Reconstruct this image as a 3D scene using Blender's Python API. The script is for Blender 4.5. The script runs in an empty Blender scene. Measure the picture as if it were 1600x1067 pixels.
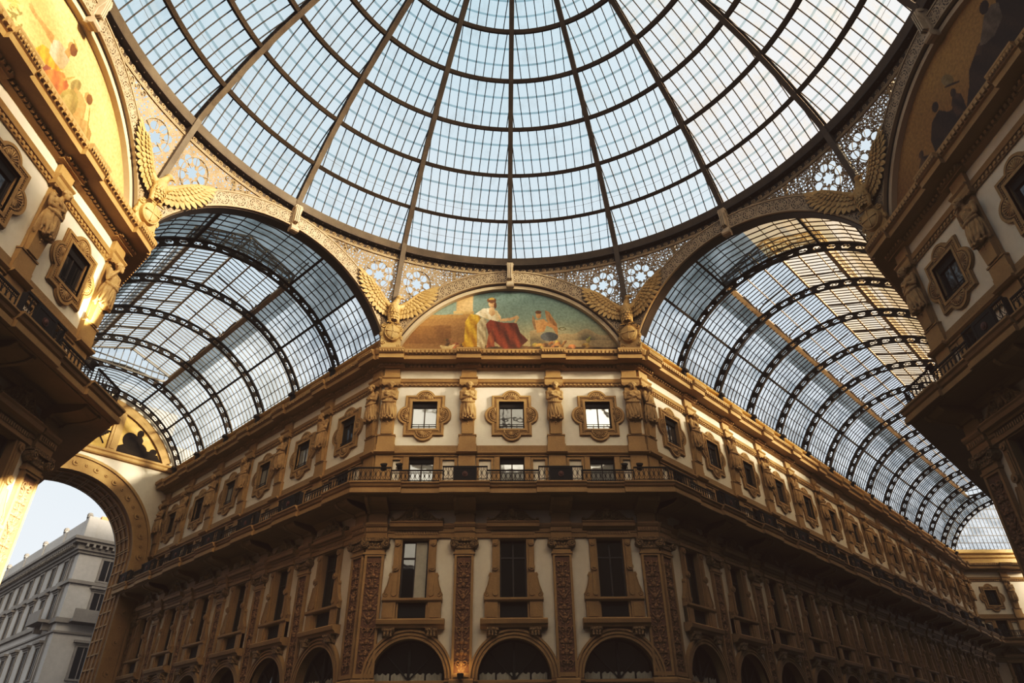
# Glass-domed shopping arcade seen from the floor of its octagon
SUN_EL, SUN_E, SPOT_E = 13.6, 15., 500000
SKY_L, SKY_M, SKY_R = (.50, .68, .77), (.62, .79, .88), (.74, .77, .80)
BLACK = (-.013, -.007, -.0055)
LOBE, LOBE_Z, LOBE_P, SKY_E, EXPO = 7.5, .3, 6., 1., 0.
import bpy, bmesh, math, random
from math import sin, cos, pi, sqrt, radians, atan2, tan, hypot
from mathutils import Vector, Matrix
from mathutils.geometry import tessellate_polygon
random.seed(7)
SC = bpy.context.scene
COL = SC.collection
A = 18.0                       # octagon: centre to wall
T8 = tan(pi/8)
HW = A*T8                      # half a side of the octagon
S2 = sqrt(.5)
ZC = 21.05                     # centre height of the face arches

# ------------------------------------------------------------------ materials
def new_mat(name):
    m = bpy.data.materials.new(name); m.use_nodes = True
    nt = m.node_tree; nt.nodes.clear()
    out = nt.nodes.new('ShaderNodeOutputMaterial')
    return m, nt, out
def N(nt, kind, **kw):
    n = nt.nodes.new(kind)
    for k, v in kw.items():
        if k in n.inputs.keys(): n.inputs[k].default_value = v
        else: setattr(n, k, v)
    return n
def pos(nt): return N(nt, 'ShaderNodeNewGeometry').outputs['Position']
def ramp(nt, fac, stops):
    r = N(nt, 'ShaderNodeValToRGB'); e = r.color_ramp.elements
    while len(e) < len(stops): e.new(.5)
    for el, (p, c) in zip(e, stops): el.position = p; el.color = (*c, 1)
    nt.links.new(fac, r.inputs[0]); return r.outputs[0]
def mth(nt, op, a, b=None, c=None):
    n = N(nt, 'ShaderNodeMath', operation=op)
    for i, v in enumerate((a, b, c)):
        if v is None: continue
        if isinstance(v, (int, float)): n.inputs[i].default_value = v
        else: nt.links.new(v, n.inputs[i])
    return n.outputs[0]
def stone(name, c0, c1, rough=.75, scale=.8, bump=0., bscale=6., metal=0., voro=0.):
    m, nt, out = new_mat(name)
    p = N(nt, 'ShaderNodeBsdfPrincipled', Roughness=rough, Metallic=metal)
    P = pos(nt)
    n1 = N(nt, 'ShaderNodeTexNoise', Scale=scale, Detail=6.); nt.links.new(P, n1.inputs['Vector'])
    n2 = N(nt, 'ShaderNodeTexNoise', Scale=scale*9, Detail=4.); nt.links.new(P, n2.inputs['Vector'])
    f = mth(nt, 'ADD', mth(nt, 'MULTIPLY', n1.outputs[0], .7), mth(nt, 'MULTIPLY', n2.outputs[0], .3))
    col = ramp(nt, f, [(.3, c0), (.7, c1)])
    if voro:
        v = N(nt, 'ShaderNodeTexVoronoi', Scale=bscale); nt.links.new(P, v.inputs['Vector'])
        k = ramp(nt, v.outputs['Distance'], [(.15, (1, 1, 1)), (.6, (1-voro,)*3)])
        mx = N(nt, 'ShaderNodeMix', data_type='RGBA', blend_type='MULTIPLY'); mx.inputs[0].default_value = 1
        nt.links.new(col, mx.inputs[6]); nt.links.new(k, mx.inputs[7]); col = mx.outputs[2]
        h = v.outputs['Distance']
    else:
        n3 = N(nt, 'ShaderNodeTexNoise', Scale=bscale, Detail=5.); nt.links.new(P, n3.inputs['Vector']); h = n3.outputs[0]
    nt.links.new(col, p.inputs['Base Color'])
    if bump:
        b = N(nt, 'ShaderNodeBump', Strength=bump, Distance=.08); b.invert = bool(voro)
        nt.links.new(h, b.inputs['Height']); nt.links.new(b.outputs[0], p.inputs['Normal'])
    nt.links.new(p.outputs[0], out.inputs[0]); return m
def glassy(name, tint, film, amount, nscale=(.5, .5, .5), lo=.45, hi=.75, dirt=.25, dirtcol=(.5, .5, .48), tintdirt=None):
    """thin roof glass: light passes, a dusty film scatters some of it"""
    m, nt, out = new_mat(name)
    tr = N(nt, 'ShaderNodeBsdfTransparent'); tl = N(nt, 'ShaderNodeBsdfTranslucent'); df = N(nt, 'ShaderNodeBsdfDiffuse')
    P = pos(nt)
    mp = N(nt, 'ShaderNodeMapping'); mp.inputs['Scale'].default_value = nscale; nt.links.new(P, mp.inputs[0])
    n1 = N(nt, 'ShaderNodeTexNoise', Scale=1., Detail=7., Roughness=.62); nt.links.new(mp.outputs[0], n1.inputs['Vector'])
    d = ramp(nt, n1.outputs[0], [(lo, (0, 0, 0)), (hi, (1, 1, 1))])
    td = tintdirt or tuple(c*.6 for c in tint)
    mc = N(nt, 'ShaderNodeMix', data_type='RGBA'); mc.inputs[6].default_value = (*tint, 1); mc.inputs[7].default_value = (*td, 1)
    nt.links.new(d, mc.inputs[0]); nt.links.new(mc.outputs[2], tr.inputs[0])
    tl.inputs[0].default_value = (*film, 1); df.inputs[0].default_value = (*dirtcol, 1)
    ms = N(nt, 'ShaderNodeMixShader'); ms.inputs[0].default_value = .5
    nt.links.new(tl.outputs[0], ms.inputs[1]); nt.links.new(df.outputs[0], ms.inputs[2])
    fac = mth(nt, 'ADD', mth(nt, 'MULTIPLY', d, dirt), amount)
    mx = N(nt, 'ShaderNodeMixShader'); nt.links.new(fac, mx.inputs[0])
    nt.links.new(tr.outputs[0], mx.inputs[1]); nt.links.new(ms.outputs[0], mx.inputs[2])
    nt.links.new(mx.outputs[0], out.inputs[0]); return m
def pane_mat(name, base, refl, rough=.04):
    m, nt, out = new_mat(name)
    d = N(nt, 'ShaderNodeBsdfDiffuse'); d.inputs[0].default_value = (*base, 1)
    g = N(nt, 'ShaderNodeBsdfGlossy', Roughness=rough); g.inputs[0].default_value = (.9, .95, .97, 1)
    n1 = N(nt, 'ShaderNodeTexNoise', Scale=1.3, Detail=2.); nt.links.new(pos(nt), n1.inputs['Vector'])
    b = N(nt, 'ShaderNodeBump', Strength=.06, Distance=.1); nt.links.new(n1.outputs[0], b.inputs['Height']); nt.links.new(b.outputs[0], g.inputs['Normal'])
    mx = N(nt, 'ShaderNodeMixShader'); mx.inputs[0].default_value = refl
    nt.links.new(d.outputs[0], mx.inputs[1]); nt.links.new(g.outputs[0], mx.inputs[2]); nt.links.new(mx.outputs[0], out.inputs[0]); return m
def uvxy(nt):
    u = N(nt, 'ShaderNodeUVMap'); s = N(nt, 'ShaderNodeSeparateXYZ'); nt.links.new(u.outputs[0], s.inputs[0]); return s.outputs[0], s.outputs[1], u.outputs[0]
def polar8(nt, x, y, n=8):
    r = mth(nt, 'SQRT', mth(nt, 'ADD', mth(nt, 'MULTIPLY', x, x), mth(nt, 'MULTIPLY', y, y)))
    a = mth(nt, 'ARCTAN2', y, x)
    w = 2*pi/n
    am = mth(nt, 'SUBTRACT', mth(nt, 'MODULO', mth(nt, 'ADD', a, 4*pi+w/2), w), w/2)
    return r, a, mth(nt, 'MULTIPLY', r, mth(nt, 'COSINE', am)), mth(nt, 'MULTIPLY', r, mth(nt, 'SINE', am))
def band_mat(name, gold0, gold1, dark):
    """filigree band: a row of rosettes in pale bronze over a dark ground; UV in metres (along, across)"""
    m, nt, out = new_mat(name)
    u, v, uv = uvxy(nt)
    x = mth(nt, 'SUBTRACT', mth(nt, 'MODULO', mth(nt, 'ADD', u, 95.), .95), .475); y = mth(nt, 'SUBTRACT', v, .45)
    r, a, px, py = polar8(nt, x, y)
    rings = mth(nt, 'GREATER_THAN', mth(nt, 'SINE', mth(nt, 'ADD', mth(nt, 'MULTIPLY', r, 52.), .6)), -.05)
    pet = mth(nt, 'LESS_THAN', mth(nt, 'ABSOLUTE', py), .028)
    inn = mth(nt, 'MULTIPLY', mth(nt, 'MAXIMUM', rings, pet), mth(nt, 'LESS_THAN', r, .41))
    vo = N(nt, 'ShaderNodeTexVoronoi', Scale=11., feature='DISTANCE_TO_EDGE'); nt.links.new(uv, vo.inputs['Vector'])
    tr = mth(nt, 'MULTIPLY', mth(nt, 'LESS_THAN', vo.outputs['Distance'], .17), mth(nt, 'GREATER_THAN', r, .4))
    edge = mth(nt, 'GREATER_THAN', mth(nt, 'ABSOLUTE', y), .39)
    f = mth(nt, 'MINIMUM', mth(nt, 'ADD', mth(nt, 'ADD', inn, tr), edge), 1.)
    n1 = N(nt, 'ShaderNodeTexNoise', Scale=3.); nt.links.new(pos(nt), n1.inputs['Vector'])
    g = ramp(nt, n1.outputs[0], [(.3, gold0), (.7, gold1)])
    mx = N(nt, 'ShaderNodeMix', data_type='RGBA'); nt.links.new(f, mx.inputs[0]); mx.inputs[6].default_value = (*dark, 1); nt.links.new(g, mx.inputs[7])
    p = N(nt, 'ShaderNodeBsdfPrincipled', Roughness=.6); nt.links.new(mx.outputs[2], p.inputs['Base Color'])
    b = N(nt, 'ShaderNodeBump', Strength=.6, Distance=.04); nt.links.new(f, b.inputs['Height']); nt.links.new(b.outputs[0], p.inputs['Normal'])
    nt.links.new(p.outputs[0], out.inputs[0]); return m
def lattice_mat(name, c0, c1):
    """open-work metal plate: a rosette of eight lobes round a star, small holes round about; UV in metres from the rosette's centre"""
    m, nt, out = new_mat(name)
    u, v, uv = uvxy(nt)
    r, a, px, py = polar8(nt, u, v)
    lobe = mth(nt, 'LESS_THAN', mth(nt, 'SQRT', mth(nt, 'ADD', mth(nt, 'POWER', mth(nt, 'SUBTRACT', px, .60), 2.), mth(nt, 'MULTIPLY', py, py))), .20)
    star = mth(nt, 'LESS_THAN', r, mth(nt, 'ADD', .285, mth(nt, 'MULTIPLY', mth(nt, 'COSINE', mth(nt, 'MULTIPLY', a, 8.)), .05)))
    big = mth(nt, 'MAXIMUM', lobe, star)
    vo = N(nt, 'ShaderNodeTexVoronoi', Scale=5.6); vo.inputs['Randomness'].default_value = .45; nt.links.new(uv, vo.inputs['Vector'])
    sm = mth(nt, 'MULTIPLY', mth(nt, 'LESS_THAN', vo.outputs['Distance'], .29), mth(nt, 'GREATER_THAN', r, .87))
    vo2 = N(nt, 'ShaderNodeTexVoronoi', Scale=15.); vo2.inputs['Randomness'].default_value = .6; nt.links.new(uv, vo2.inputs['Vector'])
    vo3 = N(nt, 'ShaderNodeTexVoronoi', Scale=5.6); vo3.inputs['Randomness'].default_value = .45; nt.links.new(uv, vo3.inputs['Vector'])
    sm2 = mth(nt, 'MULTIPLY', mth(nt, 'LESS_THAN', vo2.outputs['Distance'], .3), mth(nt, 'GREATER_THAN', vo3.outputs['Distance'], .42))
    hole = mth(nt, 'MAXIMUM', mth(nt, 'MAXIMUM', big, sm), sm2)
    d = N(nt, 'ShaderNodeBsdfDiffuse'); tl = N(nt, 'ShaderNodeBsdfTranslucent'); tr = N(nt, 'ShaderNodeBsdfTransparent')
    n1 = N(nt, 'ShaderNodeTexNoise', Scale=2.); nt.links.new(pos(nt), n1.inputs['Vector'])
    nt.links.new(ramp(nt, n1.outputs[0], [(.3, c0), (.7, c1)]), d.inputs[0])
    tr.inputs[0].default_value = (.86, .92, .95, 1)
    mx = N(nt, 'ShaderNodeMixShader'); nt.links.new(hole, mx.inputs[0]); nt.links.new(d.outputs[0], mx.inputs[1]); nt.links.new(tr.outputs[0], mx.inputs[2])
    nt.links.new(mx.outputs[0], out.inputs[0]); return m
def paint_mat(name):
    m, nt, out = new_mat(name)
    a = N(nt, 'ShaderNodeAttribute', attribute_name='Col')
    n1 = N(nt, 'ShaderNodeTexNoise', Scale=7., Detail=5.); nt.links.new(pos(nt), n1.inputs['Vector'])
    k = ramp(nt, n1.outputs[0], [(.25, (.72,)*3), (.75, (1.15,)*3)])
    mx = N(nt, 'ShaderNodeMix', data_type='RGBA', blend_type='MULTIPLY'); mx.inputs[0].default_value = 1
    nt.links.new(a.outputs['Color'], mx.inputs[6]); nt.links.new(k, mx.inputs[7])
    p = N(nt, 'ShaderNodeBsdfPrincipled', Roughness=.8); nt.links.new(mx.outputs[2], p.inputs['Base Color']); nt.links.new(p.outputs[0], out.inputs[0]); return m
def glow(name, col, s):
    m, nt, out = new_mat(name)
    e = N(nt, 'ShaderNodeEmission', Strength=s); e.inputs[0].default_value = (*col, 1); nt.links.new(e.outputs[0], out.inputs[0]); return m

M = dict(
    plaster=stone('cream_plaster', (.65, .59, .495), (.75, .69, .59), .9, .5, .04, 30),
    ochre=stone('ochre_stone', (.30, .188, .078), (.42, .276, .122), .7, .9, .12, 14),
    carved=stone('carved_ochre_stone', (.33, .21, .09), (.46, .31, .14), .7, 1.2, .5, 11, voro=.45),
    relief=stone('carved_relief_stone', (.34, .19, .085), (.46, .28, .13), .75, 1.2, .4, 14, voro=.35),
    ground=stone('dark_relief_ground', (.15, .075, .04), (.23, .125, .065), .8, 1.5, .3, 9),
    weave=stone('fretted_band_stone', (.31, .20, .09), (.42, .285, .135), .75, 1., .25, 34, voro=.2),
    statue=stone('weathered_statue_stone', (.25, .155, .065), (.50, .34, .165), .7, 3.2, .35, 16),
    gilt=stone('gilded_stone', (.42, .27, .09), (.56, .38, .15), .5, 1., .35, 12),
    iron=stone('black_iron', (.012, .010, .009), (.024, .020, .017), .9, 2),
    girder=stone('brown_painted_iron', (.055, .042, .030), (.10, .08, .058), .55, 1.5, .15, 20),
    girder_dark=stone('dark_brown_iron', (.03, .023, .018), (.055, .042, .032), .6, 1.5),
    bar=stone('dark_glazing_bar', (.03, .027, .026), (.05, .045, .042), .5, 2),
    rail=stone('tan_painted_iron', (.32, .26, .185), (.42, .34, .25), .6, 2),
    white=stone('pale_moulding', (.40, .33, .24), (.48, .40, .30), .8, 1.),
    dome_glass=glassy('dome_glass', (.93, .965, .98), (.8, .88, .92), .05, (.8, .8, .25), .52, .8, .10, (.5, .5, .47), (.78, .80, .80)),
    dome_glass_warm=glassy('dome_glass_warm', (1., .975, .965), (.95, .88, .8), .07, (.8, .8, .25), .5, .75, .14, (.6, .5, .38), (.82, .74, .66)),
    strip=glassy('lapped_glass_strip', (.52, .62, .65), (.5, .6, .62), .08, dirt=.1),
    vault_glass=glassy('vault_glass', (.94, .97, .99), (.74, .86, .97), .20, (.35, .35, .9), .42, .62, .16, (.42, .43, .42), (.45, .49, .52)),
    vault_glass_dark=glassy('dark_vault_glass', (.36, .385, .39), (.4, .42, .42), .06, (.5, .5, .5), .38, .68, .1, (.3, .3, .28), (.12, .14, .14)),  # darker, greyer glass of the top bands and some whole slopes
    vault_glass_warm=glassy('tan_sun_tinted_vault_glass', (.92, .80, .66), (.9, .72, .5), .12, (.3, .3, .6), .40, .66, .2, (.6, .45, .27), (.48, .40, .30)),  # tan tint stands for sun caught by the long arcade's far slope
    vault_glass_amber=glassy('amber_sun_tinted_vault_glass', (.62, .50, .32), (.85, .6, .3), .12, (.4, .4, .5), .40, .64, .2, (.55, .4, .2), (.30, .32, .32)),  # deeper tint of the same sunlit far slope, put into the glass
    sky_glass=glassy('skylight_glass', (.86, .91, .95), (.8, .85, .9), .06, (.3, .3, .3), .45, .7, .12, (.5, .5, .48), (.62, .66, .7)),
    sky_glass_warm=glassy('sun_tinted_skylight_glass', (1., .90, .78), (.95, .82, .62), .14, (.3, .3, .3), .40, .68, .2, (.62, .5, .34), (.74, .62, .48)),  # sun's warmth put into the tint of one skylight slope
    window=pane_mat('dark_window_pane', (.012, .012, .013), .10),
    window_bright=pane_mat('bright_window_pane', (.30, .31, .29), .20),
    window_mirror=pane_mat('mirroring_window_pane', (.03, .03, .032), .28),
    curtain=stone('pale_curtain', (.36, .35, .30), (.46, .45, .39), .9, 3),
    dark=stone('dark_recess', (.012, .010, .009), (.02, .017, .015), .9, 1),
    band=band_mat('bronze_filigree_band', (.27, .21, .14), (.37, .295, .205), (.03, .02, .012)),
    lattice=lattice_mat('openwork_bronze_plate', (.24, .185, .125), (.33, .265, .185)),
    scroll=stone('pale_bronze', (.25, .19, .12), (.34, .27, .18), .6, 2),
    paint=paint_mat('mural_paint'),
    gold=stone('gold_mosaic', (.36, .21, .03), (.56, .35, .06), .45, 1.5, .2, 20),
    silhouette=stone('dark_mosaic', (.008, .006, .004), (.018, .012, .007), .95, 3),
    grey=stone('pale_grey_render', (.21, .215, .225), (.28, .285, .295), .9, .3, .1, 4),
    grey_trim=stone('grey_stone_trim', (.11, .11, .115), (.16, .16, .16), .9, .5),
    tile=stone('terracotta_tile', (.36, .17, .08), (.48, .25, .12), .8, 2),
    dark_stone=stone('dark_brown_stone', (.16, .10, .055), (.24, .16, .09), .8, .8),  # dark stone for hidden walls, so they bounce little light
    floor=stone('dark_marble_floor', (.07, .06, .05), (.12, .10, .08), .4, .4),
    street=stone('grey_paving', (.2, .2, .2), (.28, .28, .27), .8, .5),
    lamp=glow('lamp_glass', (1., .72, .36), 30.),
    medal=stone('red_brown_medallion', (.075, .03, .022), (.11, .042, .03), .6, 3),
    cable=stone('dull_wire', (.06, .06, .06), (.1, .1, .1), .6, 3),
)

# ------------------------------------------------------------------ mesh builder
class MB:
    def __init__(s): s.v = []; s.f = []; s.m = []; s.uv = None
    def face(s, pts, m=0):
        b = len(s.v); s.v += [tuple(p) for p in pts]; s.f.append(tuple(range(b, b+len(pts)))); s.m.append(m)
    def box(s, x0, x1, y0, y1, z0, z1, m=0):
        b = len(s.v)
        s.v += [(x, y, z) for z in (z0, z1) for y in (y0, y1) for x in (x0, x1)]
        for q in ((0, 2, 3, 1), (4, 5, 7, 6), (0, 1, 5, 4), (2, 6, 7, 3), (0, 4, 6, 2), (1, 3, 7, 5)): s.f.append(tuple(b+i for i in q)); s.m.append(m)
        return s
    def plate(s, outer, holes, y0, y1, m=0, back=False):
        """flat plate in the wall plane: outline and holes as (x, z) lists, front at y0, sides to y1"""
        polys = [outer]+list(holes)
        tri = tessellate_polygon([[Vector((x, z, 0)) for x, z in p] for p in polys])
        flat = [q for p in polys for q in p]
        b = len(s.v); s.v += [(x, y0, z) for x, z in flat]
        for t in tri: s.f.append(tuple(b+i for i in t)); s.m.append(m)
        if back:
            b2 = len(s.v); s.v += [(x, y1, z) for x, z in flat]
            for t in tri: s.f.append(tuple(b2+i for i in reversed(t))); s.m.append(m)
        for p in polys:
            n = len(p)
            for i in range(n):
                (xa, za), (xb, zb) = p[i], p[(i+1) % n]
                s.face([(xa, y0, za), (xb, y0, zb), (xb, y1, zb), (xa, y1, za)], m)
        return s
    def beam(s, p0, p1, w, h, up=(0, 0, 1), m=0):
        p0, p1 = Vector(p0), Vector(p1); d = (p1-p0)
        if d.length < 1e-6: return s
        d.normalize(); side = d.cross(Vector(up))
        if side.length < 1e-5: side = d.cross(Vector((1, 0, 0)))
        side.normalize(); u = side.cross(d)
        a, c = side*(w/2), u*(h/2); b = len(s.v)
        s.v += [tuple(p+q) for p in (p0, p1) for q in (-a-c, a-c, a+c, -a+c)]
        for q in ((0, 1, 2, 3), (7, 6, 5, 4), (0, 4, 5, 1), (1, 5, 6, 2), (2, 6, 7, 3), (3, 7, 4, 0)): s.f.append(tuple(b+i for i in q)); s.m.append(m)
        return s
    def strip(s, pts, w, h, ups, m=0, closed=False):
        """continuous rectangular section along pts; ups: the section's upright at each point"""
        n = len(pts); b = len(s.v)
        for i, p in enumerate(pts):
            p = Vector(p); q0 = Vector(pts[i-1] if (i or closed) else pts[i]); q1 = Vector(pts[(i+1) % n] if (i < n-1 or closed) else pts[i])
            d = (q1-q0).normalized(); u = Vector(ups[i] if isinstance(ups, list) else ups); sd = d.cross(u).normalized(); u = sd.cross(d)
            s.v += [tuple(p+sd*x*w/2+u*z*h/2) for x, z in ((-1, -1), (1, -1), (1, 1), (-1, 1))]
        for i in range(n if closed else n-1):
            a, c = b+4*i, b+4*((i+1) % n)
            for k in range(4): s.f.append((a+k, a+(k+1) % 4, c+(k+1) % 4, c+k)); s.m.append(m)
        if not closed:
            s.f.append((b+3, b+2, b+1, b)); s.f.append(tuple(b+4*(n-1)+k for k in range(4))); s.m += [m, m]
        return s
    def tube(s, pts, r, n=6, m=0, closed=False):
        b = len(s.v); L = len(pts); pv = None
        for i, p in enumerate(pts):
            p = Vector(p); d = (Vector(pts[(i+1) % L] if (i < L-1 or closed) else pts[i])-Vector(pts[i-1] if (i or closed) else pts[i])).normalized()
            u = pv if pv is not None else (Vector((0, 0, 1)) if abs(d.z) < .9 else Vector((1, 0, 0)))
            u = (u-d*u.dot(d)).normalized(); pv = u; w = d.cross(u); rr = r[i] if isinstance(r, (list, tuple)) else r
            s.v += [tuple(p+(u*cos(2*pi*k/n)+w*sin(2*pi*k/n))*rr) for k in range(n)]
        for i in range(L if closed else L-1):
            a, c = b+n*i, b+n*((i+1) % L)
            for k in range(n): s.f.append((a+k, a+(k+1) % n, c+(k+1) % n, c+k)); s.m.append(m)
        if not closed:
            s.f.append(tuple(b+k for k in reversed(range(n)))); s.f.append(tuple(b+n*(L-1)+k for k in range(n))); s.m += [m, m]
        return s
    def ball(s, c, r, sc=(1, 1, 1), rot=None, n=10, m=0):
        b = len(s.v); k = n//2; R = rot or Matrix.Identity(3); c = Vector(c)
        for i in range(k+1):
            a = pi*i/k
            for j in range(n):
                q = Vector((sin(a)*cos(2*pi*j/n)*sc[0], sin(a)*sin(2*pi*j/n)*sc[1], cos(a)*sc[2]))*r
                s.v.append(tuple(c+R @ q))
        for i in range(k):
            for j in range(n): s.f.append((b+i*n+j, b+(i+1)*n+j, b+(i+1)*n+(j+1) % n, b+i*n+(j+1) % n)); s.m.append(m)
        return s
    def capsule(s, p0, r0, p1, r1, n=10, m=0, k=5):
        p0, p1 = Vector(p0), Vector(p1)
        pts = [p0.lerp(p1, i/k) for i in range(k+1)]
        s.tube(pts, [r0+(r1-r0)*i/k for i in range(k+1)], n, m); s.ball(p0, r0, n=n, m=m); s.ball(p1, r1, n=n, m=m); return s
    def lathe(s, prof, n=16, c=(0, 0, 0), m=0, axis='z', a0=0, a1=2*pi):
        b = len(s.v); full = abs(a1-a0-2*pi) < 1e-6; k = n if full else n+1
        for r, z in prof:
            for j in range(k):
                a = a0+(a1-a0)*j/n; x, y = r*cos(a), r*sin(a)
                s.v.append((c[0]+x, c[1]+y, c[2]+z) if axis == 'z' else (c[0]+x, c[1]+z, c[2]+y))
        for i in range(len(prof)-1):
            for j in range(n): s.f.append((b+i*k+j, b+i*k+(j+1) % k, b+(i+1)*k+(j+1) % k, b+(i+1)*k+j)); s.m.append(m)
        return s
    def extrude_x(s, prof, x0, x1, m=0):
        """(y, z) outline run from x0 to x1"""
        n = len(prof); b = len(s.v)
        s.v += [(x0, y, z) for y, z in prof]+[(x1, y, z) for y, z in prof]
        for i in range(n): s.f.append((b+i, b+(i+1) % n, b+n+(i+1) % n, b+n+i)); s.m.append(m)
        tri = tessellate_polygon([[Vector((y, z, 0)) for y, z in prof]])
        for t in tri: s.f.append(tuple(b+i for i in t)); s.f.append(tuple(b+n+i for i in reversed(t))); s.m += [m, m]
        return s
    def plan_sweep(s, path, prof, m=0, closed=False):
        """run an (offset into the room, z) profile along a plan path; the room lies to the right of the way"""
        n = len(path); nrm = []
        for i in range(n-1):
            d = Vector((path[i+1][0]-path[i][0], path[i+1][1]-path[i][1])).normalized(); nrm.append(Vector((d.y, -d.x)))
        off = []
        for i in range(n):
            if i == 0: off.append(nrm[0])
            elif i == n-1: off.append(nrm[-1])
            else:
                a, c = nrm[i-1], nrm[i]; q = a+c; off.append(q/(1+a.dot(c)))
        b = len(s.v); k = len(prof)
        for i in range(n):
            for o, z in prof: s.v.append((path[i][0]+off[i].x*o, path[i][1]+off[i].y*o, z))
        for i in range(n-1):
            for j in range(k-1): s.f.append((b+i*k+j, b+i*k+j+1, b+(i+1)*k+j+1, b+(i+1)*k+j)); s.m.append(m)
        return s
    def mesh(s, name, mats, smooth=False, fix=True):
        me = bpy.data.meshes.new(name); me.from_pydata(s.v, [], s.f)
        for mt in (mats if isinstance(mats, (list, tuple)) else [mats]): me.materials.append(mt)
        me.polygons.foreach_set('material_index', s.m)
        if s.uv:
            L = me.uv_layers.new(name='UVMap')
            for lp in me.loops: L.data[lp.index].uv = s.uv[lp.vertex_index]
        if fix:
            bm = bmesh.new(); bm.from_mesh(me); bmesh.ops.recalc_face_normals(bm, faces=bm.faces); bm.to_mesh(me); bm.free()
        if smooth: me.polygons.foreach_set('use_smooth', [True]*len(me.polygons))
        me.update(); return me
def mir(mb):
    """mirror a builder's shape in x"""
    q = MB(); q.v = [(-x, y, z) for x, y, z in mb.v]; q.f = [tuple(reversed(f)) for f in mb.f]; q.m = list(mb.m)
    if mb.uv: q.uv = list(mb.uv)
    return q
def remesh(mb, name, mat, voxel, smooth_it=4):
    me = mb.mesh(name+'_base', mat)
    ob = bpy.data.objects.new('tmp', me); COL.objects.link(ob)
    r = ob.modifiers.new('r', 'REMESH'); r.mode = 'VOXEL'; r.voxel_size = voxel; r.use_smooth_shade = True
    if smooth_it:
        q = ob.modifiers.new('s', 'SMOOTH'); q.factor = .5; q.iterations = smooth_it
    dg = bpy.context.evaluated_depsgraph_get(); out = bpy.data.meshes.new_from_object(ob.evaluated_get(dg)); out.name = name
    if not out.materials: out.materials.append(mat)
    out.polygons.foreach_set('use_smooth', [True]*len(out.polygons))
    bpy.data.objects.remove(ob); bpy.data.meshes.remove(me); return out

# ------------------------------------------------------------------ object bookkeeping
def link(name, data, parent=None, loc=None, rz=None):
    o = bpy.data.objects.new(name, data); COL.objects.link(o)
    if parent is not None: o.parent = parent
    if loc is not None: o.location = loc
    if rz is not None: o.rotation_euler = (0, 0, rz)
    return o
def tag(o, label=None, cat=None, group=None, kind=None):
    for k, v in (('label', label), ('category', cat), ('group', group), ('kind', kind)):
        if v: o[k] = v
    return o
def spawn(parts, name, loc, rz, label, cat, group=None, mirror=False, swap=None):
    """one thing: an Empty with its parts; parts = [(name, mesh, [sub-parts] or None)], meshes shared between copies"""
    o = link(name, None, None, loc, rz); o.empty_display_size = .2
    tag(o, label, cat, group, 'thing')
    if mirror: o.scale = (-1, 1, 1)
    for p in parts:
        me = (swap or {}).get(p[0], p[1])
        if me is None: continue
        c = link(p[0], me, o)
        for sp in (p[2] if len(p) > 2 and p[2] else []): link(sp[0], sp[1], c)
        if len(p) > 3 and p[3]: c['label'] = p[3]
    return o
def struct(name, mesh, loc=None, rz=None, label=None):
    o = link(name, mesh, None, loc, rz); o['kind'] = 'structure'
    if label: o['label'] = label
    return o
ORD = ['first', 'second', 'third', 'fourth', 'fifth', 'sixth', 'seventh', 'eighth', 'ninth', 'tenth', 'eleventh', 'twelfth', 'thirteenth', 'fourteenth', 'fifteenth', 'sixteenth']
def rotp(a, x, y): return (x*cos(a)-y*sin(a), x*sin(a)+y*cos(a))
# the wall frames: x to the right as seen from the room, y away from the room
CL, CR = (-HW, A), (HW, A)
FR = dict(centre=((0, A, 0), 0.), near_left=((-A, 0, 0), pi/2), near_right=((A, 0, 0), -pi/2), right_arm=((HW, A, 0), pi/4), left_arm=((-HW, A, 0), -pi/4))
def at(fr, x, y=0., z=0.):
    (ox, oy, oz), a = FR[fr]; dx, dy = rotp(a, x, y); return (ox+dx, oy+dy, oz+z), a
BAY, ABAY, AOFF = 4.956, 4.85, 3.13
NR, NL = 14, 6
END_R, END_L = 68.3, 29.8
# where things stand: frame, x, phrase
LA, SA = 'the long arcade', 'the short arcade'
BAYS = [('centre', -BAY, 'on the central wall towards '+SA), ('centre', 0., 'in the middle of the central wall'), ('centre', BAY, 'on the central wall towards '+LA)]
BAYS += [('right_arm', AOFF+ABAY*k, ORD[k]+' from the octagon in '+LA) for k in range(NR)]
BAYS += [('left_arm', -(AOFF+ABAY*k), ORD[k]+' from the octagon in '+SA) for k in range(NL)]
BAYS += [('near_left', BAY, 'by the corner of the sunlit near wall'), ('near_left', 0., 'further in on the sunlit near wall'),
         ('near_right', -BAY, 'by the corner of the shaded near wall'), ('near_right', 0., 'further in on the shaded near wall')]
PILS = [('centre', -6.98, "at the central wall's corner by "+SA), ('centre', -BAY/2, 'on the central wall, second from '+SA), ('centre', BAY/2, 'on the central wall, second from '+LA), ('centre', 6.98, "at the central wall's corner by "+LA)]
PILS += [('right_arm', .48, 'at the octagon corner of '+LA)]+[('right_arm', .705+ABAY*(k+1), ORD[k]+' past the corner of '+LA) for k in range(NR-1)]+[('right_arm', END_R-.6, 'at the far end of '+LA)]
PILS += [('left_arm', -.48, 'at the octagon corner of '+SA)]+[('left_arm', -.705-ABAY*(k+1), ORD[k]+' past the corner of '+SA) for k in range(NL-1)]+[('left_arm', -END_L+.5, 'at the far end of '+SA)]
PILS += [('near_left', 6.98, 'at the corner of the sunlit near wall'), ('near_left', BAY/2, 'second from the sunlit near wall corner'), ('near_left', -BAY/2, 'third from the sunlit near wall corner'),
         ('near_right', -6.98, 'at the corner of the shaded near wall'), ('near_right', -BAY/2, 'second from the shaded near wall corner'), ('near_right', BAY/2, 'third from the shaded near wall corner')]
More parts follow.
